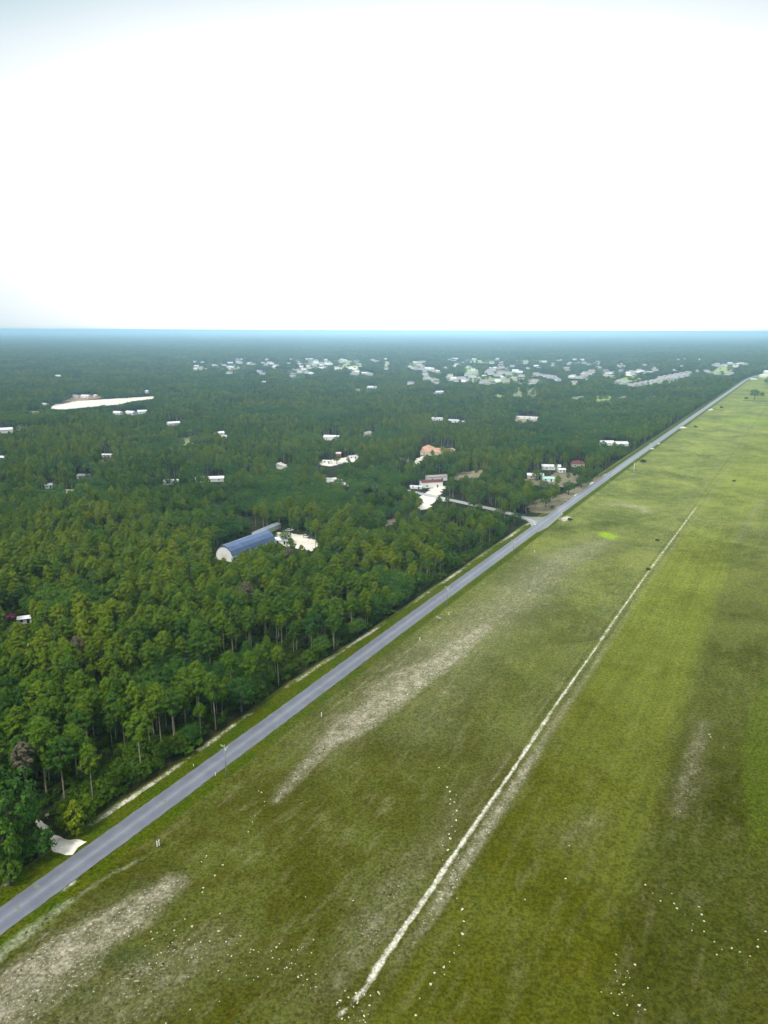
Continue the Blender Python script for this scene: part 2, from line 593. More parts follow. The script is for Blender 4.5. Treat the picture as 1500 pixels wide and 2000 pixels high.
def ground_mat():
    m, t, b = mat('field_and_forest_floor')
    ge = N(t, 'ShaderNodeNewGeometry')
    p = ge.outputs['Position']

    def att(nm):
        a = N(t, 'ShaderNodeAttribute', attribute_name=nm)
        s = N(t, 'ShaderNodeSeparateColor')
        L(t, a.outputs['Color'], s.inputs[0])
        return s.outputs[0], s.outputs[1], s.outputs[2], a.outputs['Alpha']

    forest, sand, dry, ditch = att('ma')
    lime, dark, yst, rough = att('mb')
    verge, vgreen, far_light, _ = att('mc')
    rot = N(t, 'ShaderNodeMapping', vector_type='POINT')
    rot.inputs['Rotation'].default_value = (0, 0, B)
    L(t, p, rot.inputs[0])
    stretch = N(t, 'ShaderNodeMapping')
    stretch.inputs['Scale'].default_value = (1, .22, 1)
    L(t, rot.outputs[0], stretch.inputs[0])
    n1 = noise(t, p, .022, 4, .6, .6)
    n2 = noise(t, p, .13, 4, .62, .4)
    n3 = noise(t, p, .75, 3, .65)
    nf = noise(t, p, .28, 8, .70)
    nst = noise(t, stretch.outputs[0], 1.1, 6, .68)
    n4 = noise(t, p, 2.6, 2, .7)
    ns = noise(t, stretch.outputs[0], .35, 4, .6)

    def cut(mask, nn, k=.9, lo=.38, hi=.62):
        return sstep(t, mth(t, 'ADD', mask, mth(t, 'MULTIPLY', mth(t, 'SUBTRACT', nn, .5), k)), lo, hi)

    c = mixc(t, sstep(t, n1, .36, .62), (.058, .063, .001), (.098, .114, .018))
    c = mixc(t, mth(t, 'MULTIPLY', sstep(t, n2, .42, .66), .7), c, (.058, .053, .002))
    c = mixc(t, mth(t, 'MULTIPLY', sstep(t, ns, .48, .74), .55), c, (.185, .180, .085))
    # mown strip, rough strip
    cy_ = mixc(t, sstep(t, n2, .35, .65), (.056, .061, .001), (.092, .099, .003))
    c = mixc(t, mth(t, 'MULTIPLY', sstep(t, mth(t, 'ADD', yst, mth(t, 'MULTIPLY', mth(t, 'SUBTRACT', nf, .5), .8)), .05, 1.05), .52), c, cy_)
    cr = mixc(t, sstep(t, n2, .4, .65), (.026, .031, .001), (.052, .060, .008))
    c = mixc(t, mth(t, 'MULTIPLY', rough, .55), c, cr)
    c = mixc(t, mth(t, 'MULTIPLY', cut(vgreen, nf, 1.2, .15, .8), .85), c, mixc(t, nf, (.034, .064, .002), (.105, .132, .006)))
    # lens falloff painted into the grass colour: dark near, paler up the field
    c = mixc(t, mth(t, 'MULTIPLY', far_light, mth(t, 'MULTIPLY_ADD', sstep(t, mth(t, 'ADD', mth(t, 'MULTIPLY', n1, .6), mth(t, 'MULTIPLY', n2, .4)), .3, .7), .6, .4)), c, mixc(t, yst, mixc(t, sstep(t, mth(t, 'ADD', mth(t, 'MULTIPLY', n2, .5), mth(t, 'MULTIPLY', n1, .5)), .38, .62), (.24, .315, .11), (.35, .39, .10)), (.265, .325, .058)))
    c = mixc(t, cut(mth(t, 'MULTIPLY', dark, sstep(t, dark, .02, .3)), nf, 1.2, .1, .8), c, (.048, .070, .012))
    cv = mixc(t, sstep(t, n2, .35, .65), (.052, .096, .001), (.086, .108, .003))
    c = mixc(t, mth(t, 'MULTIPLY', cut(verge, n3, .5, .2, .7), .9), c, cv)
    c = mixc(t, cut(mth(t, 'MULTIPLY', lime, sstep(t, lime, 0, .2)), nf, 1.1, .2, .9), c, mixc(t, nf, (.22, .38, .012), (.36, .50, .03)))
    # dry pale grass, with bleached stalks scattered more thinly around it
    nfs = noise(t, stretch.outputs[0], .42, 9, .72, .3)
    dmask = mth(t, 'ADD', mth(t, 'MULTIPLY', dry, .95), mth(t, 'MULTIPLY', mth(t, 'SUBTRACT', nfs, .5), 1.7))
    dmask = mth(t, 'ADD', dmask, mth(t, 'MULTIPLY', mth(t, 'SUBTRACT', nf, .5), .8))
    dmask = mth(t, 'MULTIPLY', dmask, sstep(t, dry, .0, .4))
    c = mixc(t, mth(t, 'MULTIPLY', sstep(t, dry, .0, .8), .6), c, mixc(t, far_light, (.145, .140, .075), (.33, .325, .20)))  # dry tint lightened with distance by the same painted gradient
    cd_ = mixc(t, sstep(t, nf, .32, .7), mixc(t, far_light, (.18, .17, .105), (.36, .35, .23)), mixc(t, far_light, (.52, .47, .37), (.66, .62, .48)))
    c = mixc(t, mth(t, 'MULTIPLY', sstep(t, dmask, .25, 1.35), .9), c, cd_)
    spk = mth(t, 'MULTIPLY', sstep(t, noise(t, p, 1.9, 2, .5), .60, .70), sstep(t, mth(t, 'ADD', dry, mth(t, 'MULTIPLY', mth(t, 'SUBTRACT', n2, .5), .8)), .25, .7))
    c = mixc(t, mth(t, 'MULTIPLY', spk, .7), c, (.66, .64, .54))
    dm2 = mth(t, 'ADD', mth(t, 'MULTIPLY', ditch, .8), mth(t, 'MULTIPLY', mth(t, 'SUBTRACT', nf, .5), 1.5))
    dm2 = mth(t, 'MULTIPLY', dm2, sstep(t, ditch, .05, .4))
    c = mixc(t, mth(t, 'MULTIPLY', sstep(t, dm2, .2, .9), .85), c, mixc(t, n4, (.20, .24, .12), (.44, .46, .33)))
    # forest floor
    cf = mixc(t, sstep(t, n2, .4, .65), (.018, .028, .010), (.044, .044, .022))
    cf = mixc(t, sstep(t, noise(t, p, .004, 3, .6), .45, .6), cf, (.028, .045, .016))
    c = mixc(t, cut(forest, n3, .5, .3, .7), c, cf)
    sm = mth(t, 'ADD', sand, mth(t, 'MULTIPLY', mth(t, 'SUBTRACT', nf, .5), 1.5))
    sm = mth(t, 'MULTIPLY', mth(t, 'ADD', sm, mth(t, 'MULTIPLY', mth(t, 'SUBTRACT', n4, .5), .5)), sstep(t, sand, .08, .3))
    c = mixc(t, sstep(t, sm, .35, .95), c, mixc(t, nf, (.42, .40, .29), (.84, .82, .72)))
    # tufty lighter and darker tones of the sward itself: blades differ in colour
    mow = N(t, 'ShaderNodeMapping')
    mow.inputs['Scale'].default_value = (1, .012, 1)
    L(t, rot.outputs[0], mow.inputs[0])
    nm = noise(t, mow.outputs[0], .55, 3, .7)
    n5 = noise(t, p, 1.5, 5, .8)
    f = mth(t, 'ADD', mth(t, 'MULTIPLY', sstep(t, n3, .3, .7), .38), mth(t, 'MULTIPLY', sstep(t, n5, .34, .66), .62))
    f = mth(t, 'ADD', f, mth(t, 'ADD', .42, mth(t, 'MULTIPLY', mth(t, 'MULTIPLY', sstep(t, nm, .3, .7), yst), .22)))
    cc = N(t, 'ShaderNodeCombineXYZ')
    for i in range(3):
        L(t, f, cc.inputs[i])
    c = mixc(t, 1.0, c, cc.outputs[0], 'MULTIPLY')
    L(t, c, b.inputs['Base Color'])
    b.inputs['Roughness'].default_value = .9
    b.inputs['Specular IOR Level'].default_value = .0
    b.inputs['Sheen Weight'].default_value = .0
    b.inputs['Sheen Roughness'].default_value = .5
    b.inputs['Sheen Tint'].default_value = (.75, .9, .55, 1)
    bp = N(t, 'ShaderNodeBump')
    bp.inputs['Strength'].default_value = .9
    bp.inputs['Distance'].default_value = .35
    hh = mth(t, 'ADD', mth(t, 'MULTIPLY', n3, .6), mth(t, 'MULTIPLY', n4, .4))
    L(t, hh, bp.inputs['Height'])
    L(t, bp.outputs[0], b.inputs['Normal'])
    return m


G = ground()
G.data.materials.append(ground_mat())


# ------------------------------------------------------------------ roads and bare patches
def asphalt(name, base, along):
    m, t, b = mat(name)
    uvn = N(t, 'ShaderNodeAttribute', attribute_name='lane')
    s = N(t, 'ShaderNodeSeparateColor')
    L(t, uvn.outputs['Color'], s.inputs[0])
    ge = N(t, 'ShaderNodeNewGeometry')
    n2 = noise(t, ge.outputs['Position'], .25, 4, .6)
    n3 = noise(t, ge.outputs['Position'], 2.5, 3, .7)
    x = s.outputs[0]                                    # 0 left edge .. 1 right edge
    k = mth(t, 'ABSOLUTE', mth(t, 'SUBTRACT', x, .5))
    wheel = mth(t, 'SUBTRACT', 1.0, sstep(t, mth(t, 'ABSOLUTE', mth(t, 'SUBTRACT', k, .27)), .03, .13))
    mid = mth(t, 'SUBTRACT', 1.0, sstep(t, k, .02, .15))
    c = mixc(t, sstep(t, n2, .3, .7), tuple(v * .88 for v in base), tuple(v * 1.12 for v in base))
    c = mixc(t, mth(t, 'MULTIPLY', wheel, .32), c, tuple(v * .72 for v in base))
    c = mixc(t, mth(t, 'MULTIPLY', mid, .55), c, tuple(v * 1.5 for v in base))
    yl = mth(t, 'MULTIPLY', mth(t, 'SUBTRACT', 1.0, sstep(t, mth(t, 'ABSOLUTE', mth(t, 'SUBTRACT', x, .53)), .012, .03)), mth(t, 'MULTIPLY', sstep(t, n2, .35, .6), .5))
    c = mixc(t, yl, c, (.36, .34, .27))
    ed = mth(t, 'ADD', k, mth(t, 'MULTIPLY', mth(t, 'SUBTRACT', n3, .5), .10))
    c = mixc(t, mth(t, 'MULTIPLY', sstep(t, ed, .465, .50), .75), c, (.15, .17, .09))
    f = mth(t, 'ADD', .85, mth(t, 'MULTIPLY', n3, .3))
    cc = N(t, 'ShaderNodeCombineXYZ')
    for i in range(3):
        L(t, f, cc.inputs[i])
    L(t, mixc(t, 1.0, c, cc.outputs[0], 'MULTIPLY'), b.inputs['Base Color'])
    b.inputs['Roughness'].default_value = .48
    b.inputs['Specular IOR Level'].default_value = .6
    return m


M['asphalt'] = asphalt('worn_asphalt', (.175, .192, .245), True)
M['lane'] = asphalt('pale_gravel_lane', (.36, .36, .37), True)


def ribbon(name, C2, hw, z, material, wob=.12, n_across=4):
    C2 = np.asarray(C2)
    T = np.gradient(C2, axis=0)
    T /= np.hypot(*T.T)[:, None]
    Nn = np.stack([T[:, 1], -T[:, 0]], -1)
    V, lane = [], []
    hw = np.broadcast_to(hw, len(C2))
    for i in range(len(C2)):
        wl_, wr_ = random.uniform(-wob, wob), random.uniform(-wob, wob)
        for j in range(n_across + 1):
            a = j / n_across * 2 - 1
            e = (wl_ if j == 0 else wr_ if j == n_across else 0)
            xy = C2[i] + Nn[i] * (a * (hw[i] + e))
            V.append((xy[0], xy[1], z + .07 * (1 - abs(a))))
            lane.append((j / n_across, 0, 0, 1))
    k = n_across + 1
    Fc = [(i * k + j, i * k + j + 1, (i + 1) * k + j + 1, (i + 1) * k + j) for i in range(len(C2) - 1) for j in range(n_across)]
    Fc = [f[::-1] for f in Fc] if True else Fc
    me = mesh(name, V, Fc, material)
    a = me.attributes.new('lane', 'FLOAT_COLOR', 'POINT')
    a.data.foreach_set('color', np.array(lane, np.float32).ravel())
    o = obj(name, me)
    # make sure the surface faces up
    if me.polygons[0].normal.z < 0:
        me.flip_normals()
    return tag(o, kind='structure')


def resample(line, step):
    line = np.asarray(line)
    seg = np.hypot(*np.diff(line, axis=0).T)
    s = np.concatenate([[0], np.cumsum(seg)])
    t = np.arange(0, s[-1], step)
    out = np.stack([np.interp(t, s, line[:, 0]), np.interp(t, s, line[:, 1])], -1)
    k = np.array([1, 2, 3, 2, 1]) / 9
    o2 = out.copy()
    for i in range(2):
        o2[2:-2, i] = np.convolve(out[:, i], k, 'valid')
    return o2


ru = np.concatenate([np.arange(-300, 300, 1.6), np.arange(300, 900, 4), np.arange(900, 2900, 12)])
ribbon('road', to_xy(ru, 0 * ru) + np.outer(road_v(ru), EV), RW, .10, M['asphalt'])
SIDE = wl([(1050, 1034), (1042, 1018), (1022, 1010), (1000, 1004), (960, 994), (905, 982), (868, 974), (830, 966), (790, 957), (740, 949), (690, 944), (640, 935), (590, 924), (545, 910), (515, 899)])
ribbon('side_road', resample(SIDE, 2.0), 3.1, .06, M['lane'], .3)


def patch(name, pts, material, z=.05, jit=.06, world=None):
    """A flat sheet of ground with an irregular edge."""
    q = wl(pts) if world is None else np.asarray(world)
    out = []
    n = len(q)
    for i in range(n):
        a, b_ = q[i], q[(i + 1) % n]
        ln = np.hypot(*(b_ - a))
        k = max(2, min(14, int(ln / 2.5)))
        nn = np.array([-(b_ - a)[1], (b_ - a)[0]]) / max(ln, 1e-6)
        for j in range(k):
            w_ = random.uniform(-1, 1) * min(ln * jit, 2.5) * (j > 0)
            out.append(a + (b_ - a) * (j / k) + nn * w_)
    bm = bmesh.new()
    f = bm.faces.new([bm.verts.new((x, y, z)) for x, y in out])
    bm.normal_update()
    if f.normal.z < 0:
        f.normal_flip()
    bmesh.ops.triangulate(bm, faces=[f])
    me = bpy.data.meshes.new(name)
    bm.to_mesh(me)
    bm.free()
    me.materials.append(material)
    return tag(obj(name, me), kind='structure')


CLEARB = []         # photo outlines of buildings
CLEAR = []          # photo outlines of ground or buildings that no tree may hide


def ground_patch(name, pts, m, z=.05, clear=True, jit=.08, grow=1.22):
    if clear:
        CLEAR.append(np.array(pts, float))
    if grow:
        a = np.array(pts, float)
        c = a.mean(0)
        pts = [tuple(x) for x in c + (a - c) * grow]
    return patch(name, pts, M[m], z, jit)


for q_ in ([(64, 1730), (74, 1727), (80, 1734), (70, 1738)], [(316, 1566), (322, 1563), (328, 1566), (321, 1569)], [(850, 1206), (853, 1203), (862, 1208), (859, 1210)], [(28, 1772), (35, 1769), (40, 1774), (33, 1778)]):
    patch('road_patch', q_, M['lane'], .185, 0)
# apron of the junction
patch('side_road_apron', [(1016, 1005), (1024, 1009), (1060, 1010), (1084, 1003), (1092, 998), (1100, 1004), (1070, 1030), (1050, 1040), (1050, 1024), (1040, 1018), (1020, 1014)], M['lane'], .085, .0)
ground_patch('sand_driveway', [(62, 1598), (74, 1600), (86, 1609), (100, 1622), (118, 1634), (136, 1641), (160, 1641), (170, 1644), (142, 1670), (118, 1667), (104, 1664), (100, 1650), (98, 1636), (84, 1622), (70, 1608)], 'sand', .05, jit=.16, grow=0)
for pts in ([(1268, 866), (1284, 864), (1290, 867), (1272, 868)], [(1258, 876), (1272, 874), (1278, 877), (1262, 878)], [(1324, 834), (1337, 833), (1342, 836), (1326, 837)], [(1383, 800), (1391, 798), (1393, 800), (1385, 802)],
            [(1238, 894), (1247, 890), (1248, 893), (1240, 896)], [(1150, 948), (1157, 940), (1160, 944), (1153, 951)], [(1176, 929), (1190, 923), (1197, 924), (1182, 931)], [(1122, 967), (1129, 964), (1128, 968), (1121, 969)]):
    ground_patch('driveway', pts, 'sand', .05, grow=0)
ground_patch('dry_clearing', [(1036, 1000), (1030, 984), (1050, 974), (1096, 966), (1116, 956), (1140, 944), (1160, 936), (1176, 926), (1186, 926), (1158, 948), (1120, 972), (1092, 992), (1068, 1003)], 'dryground', .045, grow=0)
ground_patch('yard', [(1024, 944), (1036, 936), (1060, 938), (1084, 926), (1120, 926), (1126, 936), (1110, 946), (1084, 950), (1056, 948)], 'dryground', .05)
ground_patch('yard', [(884, 934), (896, 926), (936, 919), (948, 924), (930, 934), (905, 938)], 'dirt')
ground_patch('yard', [(816, 984), (818, 972), (836, 962), (856, 950), (864, 954), (856, 966), (848, 978), (838, 990), (824, 992)], 'sand')
ground_patch('yard', [(538, 1040), (556, 1039), (580, 1043), (604, 1047), (620, 1056), (622, 1066), (606, 1078), (590, 1074), (560, 1068), (542, 1058)], 'sand', grow=1.0)
ground_patch('yard', [(628, 902), (634, 907), (648, 909), (664, 905), (684, 902), (700, 892), (694, 888), (676, 894), (652, 898)], 'sand')
ground_patch('yard', [(534, 908), (548, 904), (562, 912), (556, 918), (542, 914)], 'sand')
ground_patch('yard', [(633, 936), (656, 934), (682, 940), (686, 950), (668, 946), (640, 942)], 'sand')
ground_patch('yard', [(726, 950), (738, 947), (742, 952), (730, 954)], 'sand')
ground_patch('driveway', [(803, 912), (806, 902), (816, 896), (828, 892), (830, 896), (818, 902), (812, 912)], 'sand')
ground_patch('driveway', [(774, 892), (784, 892), (800, 900), (806, 904), (800, 905), (784, 898)], 'dryground')
ground_patch('sand_pit', [(96, 798), (108, 789), (150, 783), (220, 779), (262, 776), (302, 774), (298, 779), (262, 783), (232, 790), (182, 794), (122, 800)], 'sand', grow=1.0)
CLEARB.append(CLEAR[-1])
ground_patch('dirt_bank', [(118, 789), (132, 781), (152, 775), (182, 773), (196, 777), (150, 783)], 'reddirt')
ground_patch('lawn', [(56, 808), (60, 803), (76, 804), (72, 812)], 'lawn')
ground_patch('lawn', [(340, 866), (352, 857), (384, 852), (386, 858), (372, 866), (356, 871)], 'lawn')
ground_patch('lawn', [(960, 775), (966, 771), (988, 770), (988, 776)], 'lime')
ground_patch('lawn', [(1000, 776), (1006, 764), (1012, 758), (1020, 760), (1018, 774)], 'lawn')
ground_patch('lawn', [(1026, 775), (1030, 760), (1042, 758), (1052, 770), (1050, 777)], 'lawn')
ground_patch('lawn', [(1104, 781), (1120, 776), (1142, 773), (1142, 777), (1116, 782)], 'lawn')
ground_patch('lawn', [(1162, 782), (1164, 774), (1190, 774), (1205, 778), (1202, 785), (1176, 785)], 'lime')
ground_patch('lawn', [(1206, 772), (1226, 771), (1230, 776), (1210, 777)], 'lawn')
ground_patch('lawn', [(1264, 776), (1284, 772), (1287, 776), (1268, 779)], 'lawn')
ground_patch('lawn', [(656, 704), (702, 704), (702, 718), (698, 722), (680, 722), (662, 712)], 'lime')
ground_patch('sand_clearing', [(677, 715), (696, 715), (694, 721), (680, 721)], 'sand', .08)
ground_patch('lawn', [(588, 710), (632, 706), (656, 704), (656, 708), (610, 712)], 'lawn')
ground_patch('lawn', [(747, 707), (761, 706), (760, 716), (750, 715)], 'lime')
ground_patch('lawn', [(686, 760), (706, 760), (704, 768), (694, 768)], 'lime')
ground_patch('lawn', [(905, 705), (938, 704), (968, 704), (966, 709), (940, 710), (908, 709)], 'lime')
ground_patch('lawn', [(1006, 704), (1024, 703), (1064, 704), (1062, 709), (1030, 709)], 'lawn')
ground_patch('lawn', [(1120, 707), (1136, 706), (1134, 711), (1122, 711)], 'lawn')
ground_patch('lawn', [(422, 720), (440, 716), (472, 716), (472, 721), (426, 723)], 'lime')
ground_patch('sand_clearing', [(376, 719), (398, 717), (406, 721), (384, 723)], 'sand')
ground_patch('lawn', [(900, 723), (934, 721), (936, 728), (918, 732), (906, 728)], 'lime')
ground_patch('lawn', [(918, 744), (926, 737), (960, 736), (1000, 738), (1030, 740), (1010, 747), (960, 747), (934, 749)], 'lawn')
ground_patch('lawn', [(1010, 745), (1040, 741), (1060, 742), (1058, 748), (1024, 752)], 'lawn')
ground_patch('lawn', [(1140, 746), (1146, 740), (1160, 740), (1160, 746)], 'lime')
ground_patch('lawn', [(1208, 742), (1224, 737), (1250, 734), (1256, 738), (1236, 744), (1212, 748)], 'lime')
ground_patch('lawn', [(1244, 755), (1262, 750), (1288, 743), (1318, 737), (1326, 742), (1300, 750), (1268, 756)], 'lawn')
ground_patch('lawn', [(1392, 727), (1404, 719), (1430, 712), (1432, 720), (1420, 728), (1404, 732)], 'lime')
ground_patch('lawn', [(832, 736), (848, 738), (860, 740), (850, 744), (836, 742)], 'lawn')
ground_patch('lawn', [(1002, 821), (1008, 815), (1056, 817), (1056, 821), (1020, 826)], 'dirt')
ground_patch('lawn', [(116, 962), (124, 956), (142, 957), (138, 968), (122, 968)], 'lawn')
CLEAR.append(np.array([(862, 970), (905, 979), (962, 991), (1000, 1001), (1000, 1007), (960, 998), (905, 988), (862, 982)], float))
CLEAR.append(np.array([(1022, 1002), (1060, 1003), (1060, 1028), (1040, 1022), (1020, 1016)], float))
for k, (pts) in enumerate(([(28, 1214), (40, 1213), (55, 1211), (56, 1218), (30, 1219)], [(735, 1028), (752, 1020), (766, 1013), (780, 1012), (770, 1020), (745, 1032)], [(198, 900), (206, 896), (222, 898), (220, 902), (202, 904)])):
    ground_patch('clearing', pts, 'dryground')


# ------------------------------------------------------------------ buildings
def gable_roof(w, d, z, rise, ov, th=.18):
    x, y = w / 2 + ov, d / 2 + ov
    zz = z - ov * rise / (w / 2)
    V = [(-x, -y, zz), (0, -y, z + rise), (x, -y, zz), (-x, y, zz), (0, y, z + rise), (x, y, zz)]
    V += [(a, b_, c + th) for a, b_, c in V]
    Fc = [(6, 7, 10, 9), (7, 8, 11, 10), (0, 3, 4, 1), (1, 4, 5, 2), (0, 6, 9, 3), (2, 5, 11, 8), (0, 1, 7, 6), (1, 2, 8, 7), (3, 9, 10, 4), (4, 10, 11, 5)]
    return V, Fc


def hip_roof(w, d, z, rise, ov, th=.2):
    x, y = w / 2 + ov, d / 2 + ov
    r = max(.2, y - x)
    V = [(-x, -y, z), (x, -y, z), (x, y, z), (-x, y, z), (-x, -y, z + th), (x, -y, z + th), (x, y, z + th), (-x, y, z + th), (0, -r, z + rise), (0, r, z + rise)]
    Fc = [(3, 2, 1, 0), (0, 1, 5, 4), (1, 2, 6, 5), (2, 3, 7, 6), (3, 0, 4, 7), (4, 5, 8), (6, 7, 9), (5, 6, 9, 8), (7, 4, 8, 9)]
    return V, Fc


def walls(w, d, h, rise=0.0, gable=False):
    x, y = w / 2, d / 2
    V = [(-x, -y, 0), (x, -y, 0), (x, y, 0), (-x, y, 0), (-x, -y, h), (x, -y, h), (x, y, h), (-x, y, h)]
    Fc = [(0, 1, 5, 4), (1, 2, 6, 5), (2, 3, 7, 6), (3, 0, 4, 7)]
    if gable:
        V += [(0, -y, h + rise), (0, y, h + rise)]
        Fc += [(4, 5, 8), (6, 7, 9)]
    else:
        Fc += [(4, 5, 6, 7)]
    return V, Fc


NO_TREE = []            # world discs (x, y, r) where buildings stand


def house(name, px, py, w, d, h, rise, yaw, wall, roof, label, cat, kind='gable', win=True, group=None, clear=True, zpix=None, near=None):
    """yaw in degrees: direction of the ridge, clockwise from the view direction"""
    c = at(px, py, 0 if zpix is None else zpix)
    o = empty(name, (c[0], c[1], 0), -R(yaw))
    tag(o, label, cat, group)
    V, Fc = walls(w, d, h, rise, kind == 'gable')
    obj('wall', mesh('wall', V, Fc, M[wall]), o)
    V, Fc = (gable_roof if kind == 'gable' else hip_roof)(w, d, h + .02, rise, .45)
    obj('roof', mesh('roof', V, Fc, M[roof]), o)
    if win:
        for sx in (-1, 1):
            k = max(2, int(d / 6.5))
            for i in range(k):
                yy = -d / 2 + d * (i + .5) / k
                isd = (i == k // 2)
                b_ = MB()
                x0, x1 = sorted((sx * (w / 2 - .05), sx * (w / 2 + .05)))
                b_.box(x0, x1, yy - .55, yy + .55, .12 if isd else 1.0, 2.15)
                b_.build('door' if isd else 'window', M['trim' if isd else 'glass'], o)
        for sy in (-1, 1):
            b_ = MB()
            y0, y1 = sorted((sy * (d / 2 - .05), sy * (d / 2 + .05)))
            b_.box(-w * .12 - .6, -w * .12 + .6, y0, y1, 1.0, 2.1)
            b_.build('window', M['glass'], o)
    NO_TREE.append((c[0], c[1], max(w, d) / 2 + 1.5))
    if clear:
        # keep crowns off the part of the building the photograph shows
        a = R(yaw)
        cor = []
        for sx in (-1, 1):
            for sy in (-1, 1):
                lx, ly = sx * w / 2, sy * d / 2
                cor.append((c[0] + lx * math.cos(a) + ly * math.sin(a), c[1] - lx * math.sin(a) + ly * math.cos(a), 0))
        q, _ = pix(np.array([(x, y, z) for x, y, _z in cor for z in (h * (.55 if near is None else near), h + rise)]))
        x0, y0 = q.min(0)
        x1, y1 = q.max(0)
        CLEARB.append(np.array([(x0, y0), (x1, y0), (x1, y1), (x0, y1)]))
    return o


def barn():
    c0, c1 = at(437, 1065, 8.6), at(520, 1036, 8.6)
    dv = (c1 - c0)[:2]
    ln = float(np.hypot(*dv))
    yaw = math.atan2(dv[0], dv[1])
    c = (c0 + c1) / 2
    o = empty('barn', (c[0], c[1], 0), -yaw)
    tag(o, 'long barn with slate blue gambrel roof and white gable end, sunk among the pines', 'barn')
    prof = [(-6.1, 3.6), (-5.0, 6.0), (-3.0, 7.7), (0, 8.6), (3.0, 7.7), (5.0, 6.0), (6.1, 3.6)]
    y = ln / 2
    V = [(-6, -y + .1, 0)] + [(a * .975, -y + .1, b_ - .15) for a, b_ in prof] + [(6, -y + .1, 0)]
    k = len(V)
    V += [(a, y - .1, b_) for a, _, b_ in V]
    Fc = [tuple(range(k))[::-1], tuple(range(k, 2 * k)), (0, 1, k + 1, k), (k - 2, k - 1, 2 * k - 1, 2 * k - 2)]
    obj('wall', mesh('wall', V, Fc, M['white']), o)
    V, Fc = [], []
    n = len(prof)
    for yy in (-y - .5, y + .5):
        for dz in (0, .16):
            V += [(a, yy, b_ + dz) for a, b_ in prof]
    for i in range(n - 1):
        Fc += [(n + i, n + i + 1, 3 * n + i + 1, 3 * n + i), (i, 2 * n + i, 2 * n + i + 1, i + 1), (i, i + 1, n + i + 1, n + i), (2 * n + i, 3 * n + i, 3 * n + i + 1, 2 * n + i + 1)]
    Fc += [(0, n, 3 * n, 2 * n), (n - 1, 3 * n - 1, 4 * n - 1, 2 * n - 1)]
    obj('roof', mesh('roof', V, Fc, M['barnroof']), o)
    b_ = MB()
    for i in range(n - 1):
        (a0, z0), (a1, z1) = prof[i], prof[i + 1]
        b_.add([(a0, -y - .56, z0 - .22), (a1, -y - .56, z1 - .22), (a1, -y - .56, z1 + .2), (a0, -y - .56, z0 + .2),
                (a0, -y - .44, z0 - .22), (a1, -y - .44, z1 - .22), (a1, -y - .44, z1 + .2), (a0, -y - .44, z0 + .2)],
               [(0, 1, 2, 3), (7, 6, 5, 4), (0, 4, 5, 1), (3, 2, 6, 7)])
    b_.build('gable_trim', M['trim'], o)
    b_ = MB()
    b_.box(-1.9, 1.9, -y - .06, -y + .05, .05, 3.6)
    b_.build('door', M['palewall'], o)
    b_ = MB()
    b_.box(6.0 - .1, 6.08, 2, 5.5, .05, 3.2)
    b_.build('door', M['palewall'], o)
    CLEARB.append(np.array([(417, 1068), (437, 1062), (520, 1033), (532, 1046), (540, 1055), (522, 1054), (500, 1052), (478, 1064), (454, 1083), (418, 1088)], float))
    NO_TREE.append((c[0], c[1], 12))
    for s in (-1, 1):
        e = c[:2] + dv / ln * s * 12
        NO_TREE.append((e[0], e[1], 10))
    e = c[:2] - dv / ln * 22
    NO_TREE.append((e[0], e[1], 8))
    # low shed behind it
    c0, c1 = at(500, 1040, 3.5), at(545, 1021, 3.5)
    dv = (c1 - c0)[:2]
    ln2 = float(np.hypot(*dv))
    c = (c0 + c1) / 2 + np.array([-1.0, 1.2, 0])
    s = empty('shed', (c[0], c[1], 0), -math.atan2(dv[0], dv[1]))
    tag(s, 'long low shed with pale grey metal roof along the far side of the blue barn', 'shed')
    V, Fc = walls(4.2, ln2, 2.7, .5, True)
    obj('wall', mesh('wall', V, Fc, M['palewall']), s)
    V, Fc = gable_roof(4.2, ln2, 2.72, .5, .3)
    obj('roof', mesh('roof', V, Fc, M['shedroof']), s)
    CLEAR.append(np.array([(520, 1030), (545, 1019), (548, 1023), (524, 1036)], float))


barn()
house('house', 852, 888, 13, 30, 3.4, 3.4, 100, 'cream', 'terracotta', 'large cream house with terracotta hip roof between the oaks', 'house', 'hip')
house('house', 836, 884, 11, 11, 4.6, 3.4, 10, 'cream', 'terracotta', 'tall square terracotta-roofed wing at the left end of the cream house', 'house', 'hip')
house('house', 881, 886, 8, 9, 3.6, 2.2, 100, 'cream', 'terracotta', 'small terracotta-roofed garage at the right end of the cream house', 'garage', 'hip')
house('mobile_home', 842, 951, 6.5, 17, 4.6, 1.2, 76, 'white', 'redroof', 'long white building with dark red roof facing the sandy yard', 'building')
house('shed', 852, 938, 6, 17, 3.4, 1.0, 74, 'white', 'brownroof', 'white shed with brown roof right behind the red-roofed white building', 'shed')
house('shed', 813, 954, 3, 9, 1.8, .4, 105, 'white', 'whiteroof', 'low white shed at the left end of the red-roofed building', 'shed')
house('house', 648, 859, 11, 17, 3.6, 1.6, 102, 'white', 'whiteroof', 'white house with white metal roof standing left of a tan-roofed house', 'house')
house('house', 721, 852, 10, 12, 3.6, 2.6, 71, 'white', 'brownroof', 'white house with tan hip roof standing alone in the wood', 'house', 'hip')
house('shed', 661, 892, 4, 4.5, 3.6, .8, 90, 'orange', 'whiteroof', 'small orange shed with a white roof in the cluttered sandy yard', 'shed')
house('trailer', 639, 905, 3, 8, 2.6, .4, 100, 'white', 'whiteroof', 'white trailer at the left side of the cluttered sandy yard', 'trailer')
house('trailer', 690, 896, 3, 8, 2.6, .4, 80, 'white', 'whiteroof', 'white trailer at the right side of the cluttered sandy yard', 'trailer')
